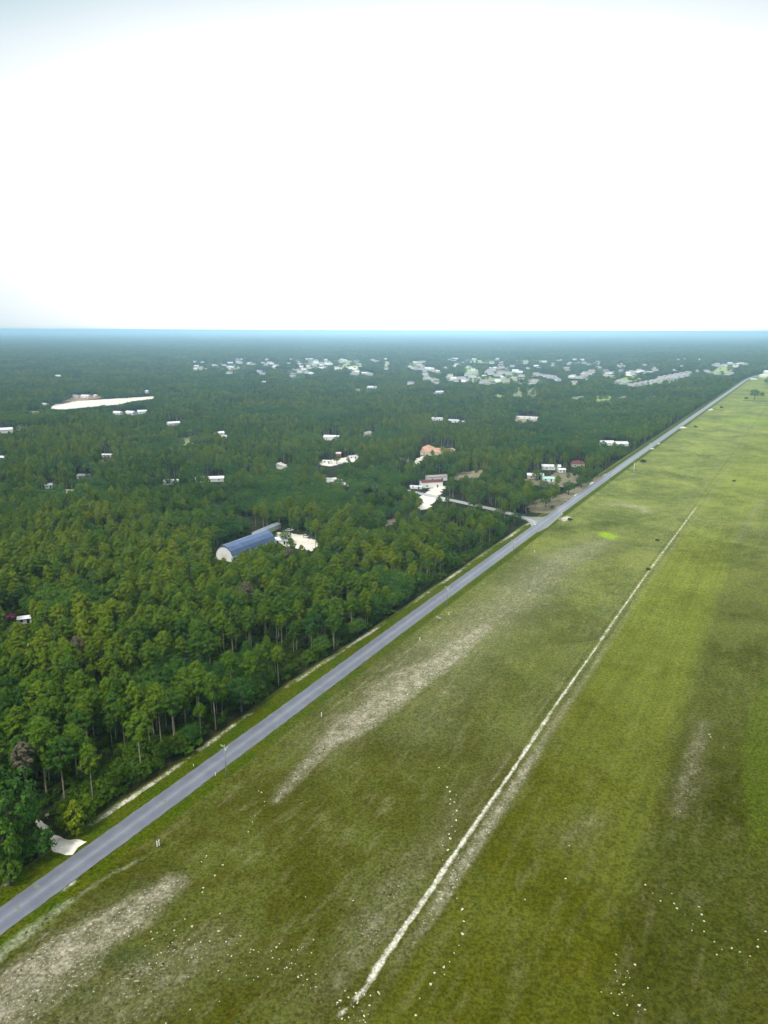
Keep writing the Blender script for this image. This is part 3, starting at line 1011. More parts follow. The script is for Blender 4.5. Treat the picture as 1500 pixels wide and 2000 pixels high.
house('mobile_home', 1076, 917, 5.5, 16, 3.2, 1.2, 97, 'palewall', 'whiteroof', 'long mobile home with pale bluish metal roof behind the farmyard', 'mobile home')
house('shed', 1045, 934, 6.5, 13, 3.0, 1.2, 95, 'tanwall', 'whiteroof', 'barn shed with bright white roof in the farmyard', 'shed')
house('shed', 1070, 939, 7, 9, 2.4, 1.0, 95, 'white', 'tealroof', 'low shed with pale teal roof beside the bright white roofed shed', 'shed')
house('shed', 1096, 922, 5, 6, 2.5, .8, 80, 'white', 'whiteroof', 'small white shed just right of the long bluish mobile home', 'shed')
house('house', 1128, 911, 9, 11, 3.2, 2.4, 95, 'tanwall', 'redroof', 'low house with dark red roof nearly hidden behind trees by the road', 'house', 'hip')
house('house', 1184, 870, 9, 14, 3.4, 1.8, 85, 'white', 'whiteroof', 'white roofed house left of the white roofed barns near the road', 'house')
house('barn', 1208, 871, 9, 18, 3.2, 1.6, 92, 'white', 'whiteroof', 'wide white roofed barn right of the white house near the road', 'barn')
house('mobile_home', 854, 821, 5, 15, 3, .9, 104, 'white', 'whiteroof', 'leftmost of the three long white mobile homes in the mid wood', 'mobile home')
house('mobile_home', 886, 825, 5, 14, 3, .9, 112, 'white', 'whiteroof', 'middle one of the three long white mobile homes in the mid wood', 'mobile home')
house('mobile_home', 906, 828, 5, 11, 3, .9, 108, 'white', 'whiteroof', 'rightmost of the three long white mobile homes in the mid wood', 'mobile home')
house('shed', 1030, 818, 5, 30, 2.6, .7, 112, 'white', 'whiteroof', 'long thin white shed at the back of the pale mid-wood clearing', 'shed')
house('shed', 410, 940, 6, 22, 2.8, 1.2, 79, 'palewall', 'whiteroof', 'long open shed with shining white metal roof in the left wood', 'shed')
house('shed', 335, 945, 6, 11, 2.6, 1.0, 84, 'palewall', 'whiteroof', 'short shed with dull metal roof left of the long shining roof', 'shed')
house('house', 9, 845, 12, 18, 4, 1.8, 63, 'white', 'whiteroof', 'bright white roofed house cut by the left edge beyond the wood', 'house')
house('shed', 44, 840, 7, 15, 3, .9, 122, 'white', 'whiteroof', 'white shed just right of the house cut by the left edge', 'shed')
house('house', 230, 810, 8, 12, 3.4, 1.6, 104, 'white', 'whiteroof', 'small white house, left one of the row below the sand pit', 'house')
house('house', 256, 810, 9, 15, 3.6, 1.8, 118, 'white', 'whiteroof', 'white house in the middle of the row below the sand pit', 'house')
house('house', 279, 808, 9, 14, 3.6, 1.8, 69, 'white', 'whiteroof', 'white house at the right end of the row below the sand pit', 'house')
house('house', 339, 831, 9, 15, 3.4, 1.6, 57, 'white', 'whiteroof', 'white house beside a faint lawn right of the sand pit', 'house')
house('house', 428, 851, 8, 11, 3.4, 1.6, 70, 'white', 'whiteroof', 'white house in a gap right of the pale lawn', 'house')
house('shed', 437, 857, 5, 6, 3, 1, 67, 'white', 'whiteroof', 'small white shed in front of the white house by the pale lawn', 'shed')
house('shed', 95, 953, 4, 5, 2.6, 1, 60, 'white', 'whiteroof', 'tiny white shed alone in the left wood', 'shed')
house('shed', 165, 935, 6, 10, 2.8, 1, 100, 'palewall', 'greyroof', 'grey roofed shed half hidden in the left wood', 'shed')
house('house', 3, 900, 7, 8, 3.2, 1.4, 90, 'white', 'whiteroof', 'white house at the very left edge in the middle of the wood', 'house')
house('shed', 210, 893, 4, 9, 2.6, .7, 95, 'palewall', 'whiteroof', 'pale shed in a narrow clearing of the left wood', 'shed')
house('house', 113, 737, 12, 18, 4, 2, 55, 'palewall', 'whiteroof', 'pale house standing alone far out in the left forest', 'house')
house('house', 148, 777, 9, 13, 3.6, 1.8, 106, 'white', 'greyroof', 'white house on the reddish bank behind the sand pit', 'house')
house('house', 168, 777, 9, 15, 3.6, 1.8, 102, 'white', 'whiteroof', 'white roofed shed right of the house on the reddish bank', 'house')
house('shed', 188, 775, 6, 7, 3, 1, 122, 'white', 'whiteroof', 'small white hut at the right end of the reddish bank', 'shed')
house('shed', 288, 768, 6, 6, 4.5, 1.2, 102, 'white', 'whiteroof', 'white hut above the right tip of the sand pit', 'shed')
house('shed', 88, 792, 6, 10, 3, 1, 118, 'white', 'whiteroof', 'white shed at the left tip of the sand pit', 'shed')
house('house', 724, 759, 9, 14, 3.6, 1.8, 106, 'white', 'whiteroof', 'bright white house right of the small lime lawn', 'house')
house('shed', 735, 759, 6, 6, 4, 1, 69, 'white', 'whiteroof', 'small white shed right of the white house by the lime lawn', 'shed')
house('house', 857, 769, 9, 19, 3.6, 1.8, 55, 'white', 'whiteroof', 'white roofed house alone in dark wood below the estate', 'house')
house('house', 515, 748, 8, 9, 3, 1.5, 73, 'palewall', 'whiteroof', 'single pale house in the dark wood left of centre', 'house')
house('house', 1489, 737, 12, 14, 6, 2.4, 90, 'white', 'whiteroof', 'white house beyond the bend at the far end of the road', 'house')
house('barn', 1499, 735, 16, 20, 12, 4, 100, 'white', 'whiteroof', 'tall white barn at the right edge by the end of the road', 'barn')
house('shed', 1472, 742, 5, 14, 3, .8, 150, 'white', 'whiteroof', 'low white shed by the left side of the road near its bend', 'shed')
house('shed', 50, 1216, 3.2, 5, 2.4, .6, 70, 'palewall', 'whiteroof', 'small pale roofed shed glimpsed under pines near the pink bush', 'shed', near=.8)

CLEARB.append(np.array([(8, 1196), (36, 1196), (36, 1210), (8, 1210)], float))      # the flowering bush

# the estate far behind: many small houses, looking alike in twos and threes
EST = [((560, 716, 640, 706), 9), ((566, 729, 596, 722), 5), ((598, 733, 612, 726), 3), ((612, 722, 640, 716), 4), ((686, 734, 702, 728), 4), ((710, 735, 732, 730), 4), ((724, 712, 738, 704), 3), ((748, 704, 760, 702), 2),
       ((380, 722, 410, 716), 4), ((412, 716, 475, 710), 6), ((478, 716, 545, 712), 6), ((798, 724, 814, 716), 3), ((820, 734, 856, 722), 8), ((830, 748, 836, 740), 2), ((846, 750, 868, 744), 4), ((872, 746, 912, 740), 5),
       ((880, 702, 902, 700), 3), ((912, 738, 940, 732), 5), ((942, 740, 992, 728), 11), ((955, 728, 1000, 716), 9), ((940, 752, 990, 748), 6), ((1018, 742, 1030, 734), 3), ((1036, 752, 1050, 746), 3), ((1036, 738, 1062, 732), 4),
       ((1066, 748, 1092, 736), 6), ((1100, 728, 1116, 718), 3), ((1110, 740, 1146, 734), 6), ((1140, 734, 1160, 728), 4), ((1178, 736, 1204, 726), 6), ((1210, 734, 1260, 724), 8), ((1262, 728, 1282, 720), 4),
       ((1204, 752, 1226, 748), 4), ((1164, 712, 1172, 704), 2), ((1380, 730, 1396, 724), 3), ((1390, 718, 1440, 712), 7), ((1396, 734, 1440, 730), 6), ((1442, 714, 1460, 710), 2), ((1088, 706, 1098, 704), 2), ((740, 760, 752, 764), 0)]
LBL = {'greyroof': 'small pale house with grey roof in the far estate', 'brownroof': 'small pale house with brown roof in the far estate', 'whiteroof': 'small bright house with white roof in the far estate', 'darkroof': 'small pale house with near-black roof in the far estate'}
_est = {}
occ = []


def estate_house(px, py, roof, wall, yaw, w, d):
    c = at(px, py)
    if any((c[0] - a) ** 2 + (c[1] - b_) ** 2 < 24 ** 2 for a, b_ in occ):
        return
    occ.append((c[0], c[1]))
    o = empty('house', (c[0], c[1], 0), -R(yaw))
    tag(o, LBL[roof], 'house', 'houses with %s in the far estate' % roof.replace('roof', ' roofs'))
    k = (roof, wall, round(w), round(d))
    if k not in _est:
        V, Fc = walls(w, d, 4.0, 2.6, True)
        a = mesh('wall', V, Fc, M[wall])
        V, Fc = gable_roof(w, d, 4.02, 2.6, .6)
        _est[k] = (a, mesh('roof', V, Fc, M[roof]))
    obj('wall', _est[k][0], o)
    obj('roof', _est[k][1], o)
    q, _ = pix(np.array([(c[0] + s * d * .5, c[1], z) for s in (-1, 1) for z in (.5, 7)]))
    x0, y0 = q.min(0)
    x1, y1 = q.max(0)
    if rs.random() < .34 and py > 706:
        a_, b2 = rs.uniform(7, 13), rs.uniform(1.6, 3.2)
        pp = [(px + a_ * math.cos(k * .9) * rs.uniform(.6, 1.2), py + .6 + b2 * math.sin(k * .9) * rs.uniform(.6, 1.2)) for k in range(7)]
        ground_patch('lawn', pp, rs.choice(['lawn', 'lawn', 'lawn', 'sand', 'dryground']))
    if random.random() < .85:
        CLEARB.append(np.array([(x0, y0), (x1, y0), (x1, y1), (x0, y1)]))
    NO_TREE.append((c[0], c[1], 12))


rs = random.Random(3)
for (x0, y0, x1, y1), n in EST:
    for i in range(n):
        t_ = (i + .5) / n
        y_lo, y_hi = sorted((y0, y1))
        px = x0 + (x1 - x0) * t_ + rs.uniform(-2, 2)
        py = rs.uniform(y_lo, y_hi)
        estate_house(px, py, rs.choice(['greyroof', 'greyroof', 'greyroof', 'brownroof', 'whiteroof', 'darkroof']), rs.choice(['palewall', 'white', 'tanwall', 'palewall']),
                     rs.choice([60, 90, 120, 80, 100]), rs.choice([9, 11]), rs.choice([14, 18]))
for i in range(140):             # and others strewn among the trees
    g_ = rs.gauss(0, 1)
    px = rs.choice([rs.uniform(380, 760), rs.uniform(800, 1180), rs.uniform(880, 1450)])
    py = 702 + abs(rs.gauss(0, 1)) * 20 * (1 if px > 780 else .7)
    if py > 762 or (px > 1300 and py > 742):
        continue
    estate_house(px, py, rs.choice(['greyroof', 'greyroof', 'brownroof', 'whiteroof', 'whiteroof', 'darkroof']), rs.choice(['palewall', 'white']), rs.choice([60, 90, 120, 75, 105, 30]), rs.choice([9, 11]), rs.choice([14, 18]))
for row in range(2):            # the two straight rows along the slanting estate street
    for i in range(11):
        t_ = i / 10
        estate_house(1236 + 104 * t_ + row * 4, 754 - 20 * t_ - row * 4 - (0 if row else -1), rs.choice(['greyroof', 'brownroof', 'greyroof']), 'palewall', 140, 12, 18)


# ------------------------------------------------------------------ trees: meshes
def leaves(centres, radii, counts, size, upb=.45, rnd=.9, flat=.75, seed=0, core=None):
    g = np.random.default_rng(seed)
    Cn = np.repeat(centres, counts, 0)
    Rd = np.repeat(radii, counts)
    n = len(Cn)
    d = g.normal(size=(n, 3))
    d /= np.linalg.norm(d, axis=1)[:, None]
    d[:, 2] = np.where(g.random(n) < .6, np.abs(d[:, 2]), d[:, 2])
    rr_ = Rd * g.random(n) ** .4
    pos = Cn + d * rr_[:, None] * np.array([1, 1, flat])
    nr = d * .9 + np.array([0, 0, upb]) + g.normal(size=(n, 3)) * rnd * .30
    if core is not None:
        cv = pos - np.asarray(core)
        nr = nr + .75 * cv / (np.linalg.norm(cv, axis=1)[:, None] + 1e-6)
    nr /= np.linalg.norm(nr, axis=1)[:, None]
    a = np.cross(nr, g.normal(size=(n, 3)))
    a /= np.linalg.norm(a, axis=1)[:, None]
    b_ = np.cross(nr, a)
    s = size * g.uniform(.65, 1.35, n)[:, None]
    w = s * g.uniform(.45, .9, n)[:, None]
    V = np.stack([pos - a * s * .5, pos + b_ * w * .5 - a * s * .05, pos + a * s * .5, pos - b_ * w * .5 + a * s * .05], 1).reshape(-1, 3)
    Fc = np.arange(4 * n).reshape(-1, 4)
    return V, Fc


def pine_mesh(seed, hgt=17.0, crown=.5, rad=2.9, nb=46, lush=1.0):
    g = random.Random(seed)
    lean = (g.uniform(-.5, .5), g.uniform(-.5, .5))
    ax_ = lambda t: Vector((lean[0] * t * t, lean[1] * t * t, hgt * t))
    b_ = MB()
    ts = [0, .03, .2, .45, .7, .9, .98]
    b_.tube([ax_(t) for t in ts], [.25, .19, .165, .14, .10, .05, .02], 7)
    cs, rs_ = [], []
    ph = g.uniform(0, 6.28)
    for i in range(nb):
        t = (i + g.uniform(0, .9)) / nb
        zt = 1 - crown + crown * t
        prof = (math.sin(math.pi * min(1, .22 + .80 * t)) ** .8) * (1 if t > .12 else .75)
        ph += 2.4 + g.uniform(-.5, .5)
        r = rad * prof * g.uniform(.45, 1.12)
        o = ax_(zt)
        tip = o + Vector((math.cos(ph) * r, math.sin(ph) * r, r * g.uniform(.05, .4)))
        if r > .7:
            b_.tube([o - Vector((0, 0, r * .1)), tip], [.05, .02], 4)
        cs.append(tip)
        rs_.append(g.uniform(.62, 1.12) * (1.0 if t < .85 else .8))
        if r > 1.7 and g.random() < .6:
            cs.append(o.lerp(tip, .55) + Vector((0, 0, .25)))
            rs_.append(g.uniform(.5, .8))
    cs.append(ax_(.99))
    rs_.append(.8)
    V, Fc = leaves(np.array([tuple(c) for c in cs]), np.array(rs_), [int(40 * lush)] * len(cs), .56, .5, .8, .75, seed, (0, 0, hgt * (1 - crown * .62)))
    return mesh('trunk', b_.v, b_.f, M['bark'], smooth=True), mesh('crown', V, Fc, M['pine'])


def oak_mesh(seed, hgt=10.0, rad=4.2, m='oak'):
    g = random.Random(seed)
    b_ = MB()
    b_.tube([(0, 0, 0), (.1, 0, hgt * .2), (.15, .1, hgt * .45), (.1, .1, hgt * .8)], [.42, .32, .22, .06], 7)
    cs, rs_ = [], []
    n = 58
    for i in range(n):
        zf = 1 - 2 * (i + .5) / n
        ph = i * 2.399 + g.uniform(-.3, .3)
        if zf < -.62:
            continue
        rxy = math.sqrt(1 - zf * zf)
        k = g.uniform(.62, 1.08)
        c = Vector((math.cos(ph) * rxy * rad * k, math.sin(ph) * rxy * rad * k, hgt * .60 + zf * hgt * .36 * k))
        cs.append(c)
        rs_.append(g.uniform(.9, 1.5))
        if i % 4 == 0:
            b_.tube([(.12, .05, hgt * g.uniform(.25, .5)), tuple(c * .9 + Vector((0, 0, hgt * .04)))], [.12, .04], 5)
    V, Fc = leaves(np.array([tuple(c) for c in cs]), np.array(rs_), [44] * len(cs), .56, .4, .9, .8, seed, (0, 0, hgt * .5))
    return mesh('trunk', b_.v, b_.f, M['oakbark'], smooth=True), mesh('crown', V, Fc, M[m])


def shrub_mesh(seed, rad=1.4, hgt=1.8, m='shrub'):
    g = random.Random(seed)
    b_ = MB()
    cs, rs_ = [], []
    for i in range(11):
        ph = i * 2.4
        r = rad * math.sqrt(i / 11) * g.uniform(.7, 1)
        c = (math.cos(ph) * r, math.sin(ph) * r, hgt * (.75 - .4 * (r / rad) ** 2) * g.uniform(.7, 1.1))
        cs.append(c)
        rs_.append(g.uniform(.4, .7) * rad * .62)
        if i % 2 == 0:
            b_.tube([(c[0] * .15, c[1] * .15, 0), c], [.05, .02], 4)
    V, Fc = leaves(np.array(cs), np.array(rs_), [34] * len(cs), .36, .4, 1, .9, seed)
    return mesh('stem', b_.v, b_.f, M['oakbark']), mesh('foliage', V, Fc, M[m])


PINES = [pine_mesh(11, 17, .46, 3.1), pine_mesh(12, 17, .40, 2.9, 40), pine_mesh(13, 17, .52, 3.5, 54), pine_mesh(14, 17, .44, 2.7, 40, .9), pine_mesh(15, 17, .48, 3.7, 56), pine_mesh(16, 17, .58, 2.9, 54), pine_mesh(17, 17, .36, 3.2, 38)]
OAKS = [oak_mesh(21), oak_mesh(22, 9.5, 3.7), oak_mesh(23, 11, 4.6), oak_mesh(24, 8.5, 4.0)]
SHRUBS = [shrub_mesh(31), shrub_mesh(32, 1.7, 1.5), shrub_mesh(33, 1.1, 2.2)]
DSHRUBS = [shrub_mesh(34, 1.6, 2.2, 'dark_shrub'), shrub_mesh(35, 1.8, 1.6, 'dark_shrub')]
PINK = shrub_mesh(36, 2.2, 3.6, 'pink')
FOREST_SRC = {}


def plant(kind, variants, k, x, y, sc, rz, label, cat, group=None, parts=('trunk', 'crown'), z=0.0):
    o = empty(kind, (x, y, z), rz, sc)
    tag(o, label, cat, group)
    kids = []
    for me, nm in zip(variants[k], parts):
        kids.append(obj(nm, me, o))
    FOREST_SRC.setdefault((kind, k), kids)
    return o


# ------------------------------------------------------------------ trees: where they stand
def grid(spacing, dmin, dmax, jit=.42, half=36):
    n = int(dmax / spacing) + 2
    i = np.arange(-int(n * math.tan(R(half))) - 2, int(n * math.tan(R(half))) + 3)
    X, Y = np.meshgrid(i * spacing, np.arange(0, n) * spacing, indexing='ij')
    X, Y = X.ravel() + RNG.uniform(-jit, jit, X.size) * spacing, Y.ravel() + RNG.uniform(-jit, jit, X.size) * spacing
    d = np.hypot(X, Y)
    a = np.abs(np.degrees(np.arctan2(X, Y)))
    k = (d >= dmin) & (d < dmax) & (a < half)
    return np.stack([X[k], Y[k]], -1)


def vnoise(xy, s, seed):
    """cheap smooth value noise"""
    g = np.random.default_rng(seed)
    T = g.random((64, 64))
    p = xy / s
    i = np.floor(p).astype(int)
    f = p - i
    f = f * f * (3 - 2 * f)
    a, b_ = i[:, 0] % 64, i[:, 1] % 64
    a1, b1 = (a + 1) % 64, (b_ + 1) % 64
    return (T[a, b_] * (1 - f[:, 0]) * (1 - f[:, 1]) + T[a1, b_] * f[:, 0] * (1 - f[:, 1]) + T[a, b1] * (1 - f[:, 0]) * f[:, 1] + T[a1, b1] * f[:, 0] * f[:, 1])


SIDE_R = resample(SIDE, 8)


def allowed(xy, hgt, rad, margin=1.5):
    u, v = to_uv(xy)
    ok = v < edge_v(u) - margin
    far = (u > 2200) & (v > road_v(np.minimum(u, 2400)))           # woods beyond the field
    ok |= far
    ok &= ~((u > 2000) & (np.abs(v - road_v(u)) < 14))
    nr = np.hypot(xy[:, 0], xy[:, 1]) < 900
    ii = np.where(ok & nr)[0]
    d, _ = pdist(xy[ii], SIDE_R)
    ok[ii[d < 4.6]] = False
    for x, y, r in NO_TREE:
        ok &= (xy[:, 0] - x) ** 2 + (xy[:, 1] - y) ** 2 > (r + 1) ** 2
    Dd = np.hypot(xy[:, 0], xy[:, 1])
    amp = np.interp(Dd, [150, 500, 1500, 4000], [3, 10, 6, 3])
    jig = np.stack([(vnoise(xy, 14, 41) - .5) * 2 * amp * 1.4, (vnoise(xy, 14, 42) - .5) * amp], -1)
    intr = RNG.random(len(xy)) < np.interp(Dd, [450, 600, 1000, 1500, 2000], [.08, .15, .15, .10, .18])
    intr2 = (RNG.random(len(xy)) < .10) & (Dd > 520) & (Dd < 1000)
    ii = np.where(ok)[0]
    for f in (0.0, .3, .55, .8, .97):
        w = np.zeros(len(ii)) if f < .3 else rad[ii] * (1 if f < .9 else .5)
        for sx in (-1, 0, 1):
            p3 = np.stack([xy[ii, 0] + sx * w * .8, xy[ii, 1], hgt[ii] * f], -1)
            q, _ = pix(p3)
            bad = np.zeros(len(ii), bool)
            q2 = q + jig[ii]
            q0 = q + jig[ii] * .35
            q0[intr2[ii]] = -999
            q2[intr[ii]] = -999
            for poly, q in [(p_, q0) for p_ in CLEARB] + [(p_, q2) for p_ in CLEAR]:
                x0, y0 = poly.min(0)
                x1, y1 = poly.max(0)
                c = np.where((q[:, 0] >= x0) & (q[:, 0] <= x1) & (q[:, 1] >= y0) & (q[:, 1] <= y1) & ~bad)[0]
                if len(c):
                    bad[c] = inpoly(q[c], poly)
            ok[ii[bad]] = False
            keep = ~bad
            ii = ii[keep]
            w = w[keep]
            if f < .3:
                break
    return ok


pts, hs, kinds, rds, sxy = [], [], [], [], []
for sp, d0, d1, wide in ((4.7, 100, 520, .90), (5.7, 520, 1000, .98), (7.2, 1000, 1900, 1.2), (12.5, 1900, 4200, 1.8), (30, 4200, 11000, 4.2)):
    xy = grid(sp, d0, d1)
    D = np.hypot(xy[:, 0], xy[:, 1])
    nz = vnoise(xy, 70, 5) * .6 + vnoise(xy, 26, 6) * .4
    # pines nearest the road, more oak scrub further out
    po = np.interp(D, [100, 330, 480, 900], [.10, .16, .42, .55])
    oak = (nz + RNG.normal(0, .12, len(xy))) < np.interp(po, [0, .1, .42, .55, 1], [.1, .28, .46, .53, 1])
    dens = vnoise(xy, 40, 8) * .5 + vnoise(xy, 14, 9) * .5
    keep = dens > np.interp(D, [0, 400, 1200, 3000], [.33, .30, .22, .10])
    h = np.where(oak, RNG.uniform(7, 11, len(xy)), np.interp(D, [100, 330, 600], [17.0, 15.5, 13.5]) * RNG.uniform(.62, 1.18, len(xy)))
    r = np.where(oak, h * .40, h * .17)
    pts.append(xy[keep])
    hs.append(h[keep])
    kinds.append(oak[keep])
    rds.append(r[keep])
    sxy.append(np.full(keep.sum(), wide))
pts, hs, kinds, rds, sxy = (np.concatenate(a) for a in (pts, hs, kinds, rds, sxy))

# explicit trees the photograph shows one by one (photo pixel of the foot, of the top, label)
HERO = [(277, 1517, 1392, 1, 'lone slender pine with bare trunk standing out at the foot of the wood'),
        (127, 1566, 1440, 4, 'tall pine with orange-brown lower branches above the sandy driveway'),
        (153, 1534, 1415, 2, 'big rounded pine behind the pine above the sandy driveway'),
        (163, 1536, 1420, 6, 'pine with a long pale trunk right of the big rounded pine'),
        (92, 1556, 1402, 5, 'dense dark pine leftmost of the clump above the sandy driveway'),
        (341, 1455, 1345, 3, 'narrow pine at the foot of the wood left of the utility pole with crossarm')]
hero_xy = []
for fx, fy, ty, k, lab in HERO:
    c = at(fx, fy)
    dep = math.hypot(c[0], c[1])
    # height from the two pixel rows
    dr = _rt * ((fx - 750) / F) + _up * (-(ty - 1000) / F) + _fw
    hh = H + dr[2] / math.hypot(dr[0], dr[1]) * dep
    hero_xy.append((c[0], c[1]))
    plant('pine_tree', PINES, k, c[0], c[1], hh / 17, random.uniform(0, 6), lab, 'pine')
PINES.append(pine_mesh(18, 9, .90, 2.2, 44, .9))
YP = len(PINES) - 1
for fx, fy, ty, kd, lab in ((150, 1632, 1566, 'y', 'bushy young pine between the sandy driveway and the sand strip'), (128, 1622, 1570, 'y', 'bushy young pine right above the sandy driveway'), (176, 1606, 1552, 'y', 'bushy young pine farther along the sand strip from the driveway'),
                            (28, 1668, 1516, 'o', 'tall dark broadleaf tree left of the sandy driveway'), (78, 1676, 1610, 'o', 'low broadleaf tree crowding the lower side of the sandy driveway'), (4, 1712, 1600, 'o', 'broadleaf tree cut by the left edge just above the road'),
                            (52, 1640, 1545, 'o', 'dark broadleaf tree behind the low one beside the sandy driveway'), (20, 1728, 1680, 'o', 'small bushy tree at the left edge closest to the road')):
    c = at(fx, fy)
    dep = math.hypot(c[0], c[1])
    dr = _rt * ((fx - 750) / F) + _up * (-(ty - 1000) / F) + _fw
    hh = H + dr[2] / math.hypot(dr[0], dr[1]) * dep
    hero_xy.append((c[0], c[1]))
    if kd == 'y':
        plant('pine_tree', PINES, YP, c[0], c[1], hh / 9, fx, lab, 'pine')
    else:
        plant('oak_tree', OAKS, len(hero_xy) % 4, c[0], c[1], (hh / 10 * min(1, 1.2 if hh < 10 else .72),) * 2 + (hh / 10,), fx, lab, 'oak')
hx = np.array(hero_xy)
ok = allowed(pts, hs, rds, 1.8)
# room round the trees named above, and a thin open glade left of the lone pine
for x, y in hx:
    ok &= (pts[:, 0] - x) ** 2 + (pts[:, 1] - y) ** 2 > 3.6 ** 2
uu, vv = to_uv(pts)
glade = (np.abs(uu + 22) < 11) & (vv > -32) & (vv < -8)
ok &= ~glade
drive = inpoly(pix(np.c_[pts, 0 * hs])[0], np.array([(30, 1590), (80, 1585), (180, 1640), (150, 1690), (95, 1670)], float))
ok &= ~drive
pts, hs, kinds, rds, sxy = pts[ok], hs[ok], kinds[ok], rds[ok], sxy[ok]
Q, dep = pix(np.c_[pts, hs * .7])
inview = (Q[:, 0] > -25) & (Q[:, 0] < 1525) & (Q[:, 1] < 2010)
order = np.argsort(dep + np.where(inview, 0, 1e6))
pin = [i for i in order if not kinds[i]][:255]
oki = [i for i in order if kinds[i]][:60]
solo = np.zeros(len(pts), bool)
for i in pin:
    u_, v_ = to_uv(pts[i])
    front = edge_v(u_) - v_ < 9
    plant('pine_tree', PINES, random.randrange(YP), *pts[i], (hs[i] / 17 * random.uniform(.82, 1.02),) * 2 + (hs[i] / 17,), random.uniform(0, 6.28),
          'green pine in the front row of the wood, facing the road' if front else 'green pine deep inside the near wood, only its top showing', 'pine', 'front row pines' if front else 'inner pines of the near wood')
    solo[i] = True
for i in oki:
    plant('oak_tree', OAKS, random.randrange(len(OAKS)), *pts[i], hs[i] / 10, random.uniform(0, 6.28), 'low round-headed broadleaf tree growing between the near pines', 'oak', 'broadleaf trees between the near pines')
    solo[i] = True
rest = ~solo


def scatter(name, XY, Z, scl, kind, sources, label, cat):
    """many trees as one object: points carrying size, turn and kind, a tree of that kind set on each"""
    n = len(XY)
    me = bpy.data.meshes.new(name)
    me.vertices.add(n)
    me.vertices.foreach_set('co', np.c_[XY, Z].astype(np.float32).ravel())
    for nm, ty, a, key in (('scl', 'FLOAT_VECTOR', scl, 'vector'), ('rot', 'FLOAT_VECTOR', np.c_[np.zeros((n, 2)), RNG.uniform(0, 6.28, n)], 'vector'), ('kindid', 'INT', kind, 'value')):
        x = me.attributes.new(nm, ty, 'POINT')
        x.data.foreach_set(key, np.ascontiguousarray(a, dtype=np.int32 if ty == 'INT' else np.float32).ravel())
    o = obj(name, me)
    ng = bpy.data.node_groups.new(name + '_nodes', 'GeometryNodeTree')
    ng.interface.new_socket('Geometry', in_out='INPUT', socket_type='NodeSocketGeometry')
    ng.interface.new_socket('Geometry', in_out='OUTPUT', socket_type='NodeSocketGeometry')
    gi, go = ng.nodes.new('NodeGroupInput'), ng.nodes.new('NodeGroupOutput')
    fin = ng.nodes.new('GeometryNodeJoinGeometry')

    def named(nm, ty):
        a = ng.nodes.new('GeometryNodeInputNamedAttribute')
        a.data_type = ty
        a.inputs['Name'].default_value = nm
        return a.outputs[0]
    sc_, ro_, kd_ = named('scl', 'FLOAT_VECTOR'), named('rot', 'FLOAT_VECTOR'), named('kindid', 'INT')
    for kid, kids in sources.items():
        j = ng.nodes.new('GeometryNodeJoinGeometry')
        for ob in kids:
            oi = ng.nodes.new('GeometryNodeObjectInfo')
            oi.transform_space = 'ORIGINAL'
            oi.inputs['Object'].default_value = ob
            ng.links.new(oi.outputs['Geometry'], j.inputs[0])
        cmp_ = ng.nodes.new('FunctionNodeCompare')
        cmp_.data_type = 'INT'
        cmp_.operation = 'EQUAL'
        ng.links.new(kd_, cmp_.inputs[2])
        cmp_.inputs[3].default_value = kid
        ip = ng.nodes.new('GeometryNodeInstanceOnPoints')
        ng.links.new(gi.outputs[0], ip.inputs['Points'])
        ng.links.new(cmp_.outputs[0], ip.inputs['Selection'])
        ng.links.new(j.outputs[0], ip.inputs['Instance'])
        ng.links.new(ro_, ip.inputs['Rotation'])
        ng.links.new(sc_, ip.inputs['Scale'])
        ng.links.new(ip.outputs[0], fin.inputs[0])
    ng.links.new(fin.outputs[0], go.inputs[0])
    md = o.modifiers.new('scatter', 'NODES')
    md.node_group = ng
    return tag(o, label, cat, kind='stuff')


XY, HH, KK, WW = pts[rest], hs[rest], kinds[rest], sxy[rest]
kid = np.where(KK, 100 + RNG.integers(0, len(OAKS), len(XY)), RNG.integers(0, YP, len(XY)))
sz = HH / np.where(KK, 10, 17)
wx = sz * WW * RNG.uniform(.92, 1.15, len(XY))
src = {}
for (kn, k), kids in FOREST_SRC.items():
    src[k + (100 if kn == 'oak_tree' else 0)] = kids
scatter('forest', XY, np.zeros(len(XY)), np.c_[wx, wx, sz], kid, src, 'unbroken pine and oak forest reaching from the near wood to the horizon', 'forest')

# ------------------------------------------------------------------ shrubs, undergrowth, single trees
for px, py, s, lab in ((1256, 904, 1.9, 'round near-black bush right beside the white pole across the road'), (1113, 1017, 1.1, 'small dark bush in the field opposite the junction'),
                       (1358, 836, 1.6, 'dark bush at the field side of the far road'), (1409, 797, 1.7, 'small dark bush at the field edge farthest up the road'),
                       (1433, 941, 1.0, 'low flat dark bush out in the right half of the field'), (1284, 1057, .8, 'small dark tuft beside the white track, nearer the bright patch'),
                       (1266, 1114, .8, 'small dark tuft left of the white track, lower of the two'), (1079, 993, 1.0, 'dark low bush under the row of pines at the junction')):
    c = at(px, py)
    plant('bush', DSHRUBS, random.randrange(2), c[0], c[1], s, random.uniform(0, 6), lab, 'bush', parts=('stem', 'foliage'))
c = at(22, 1212)
o = empty('flowering_bush', (c[0], c[1], 0), .3, 1.0)
tag(o, 'magenta flowering bush glimpsed between pines at the left edge', 'bush')
for me, nm in zip(PINK, ('stem', 'foliage')):
    obj(nm, me, o)
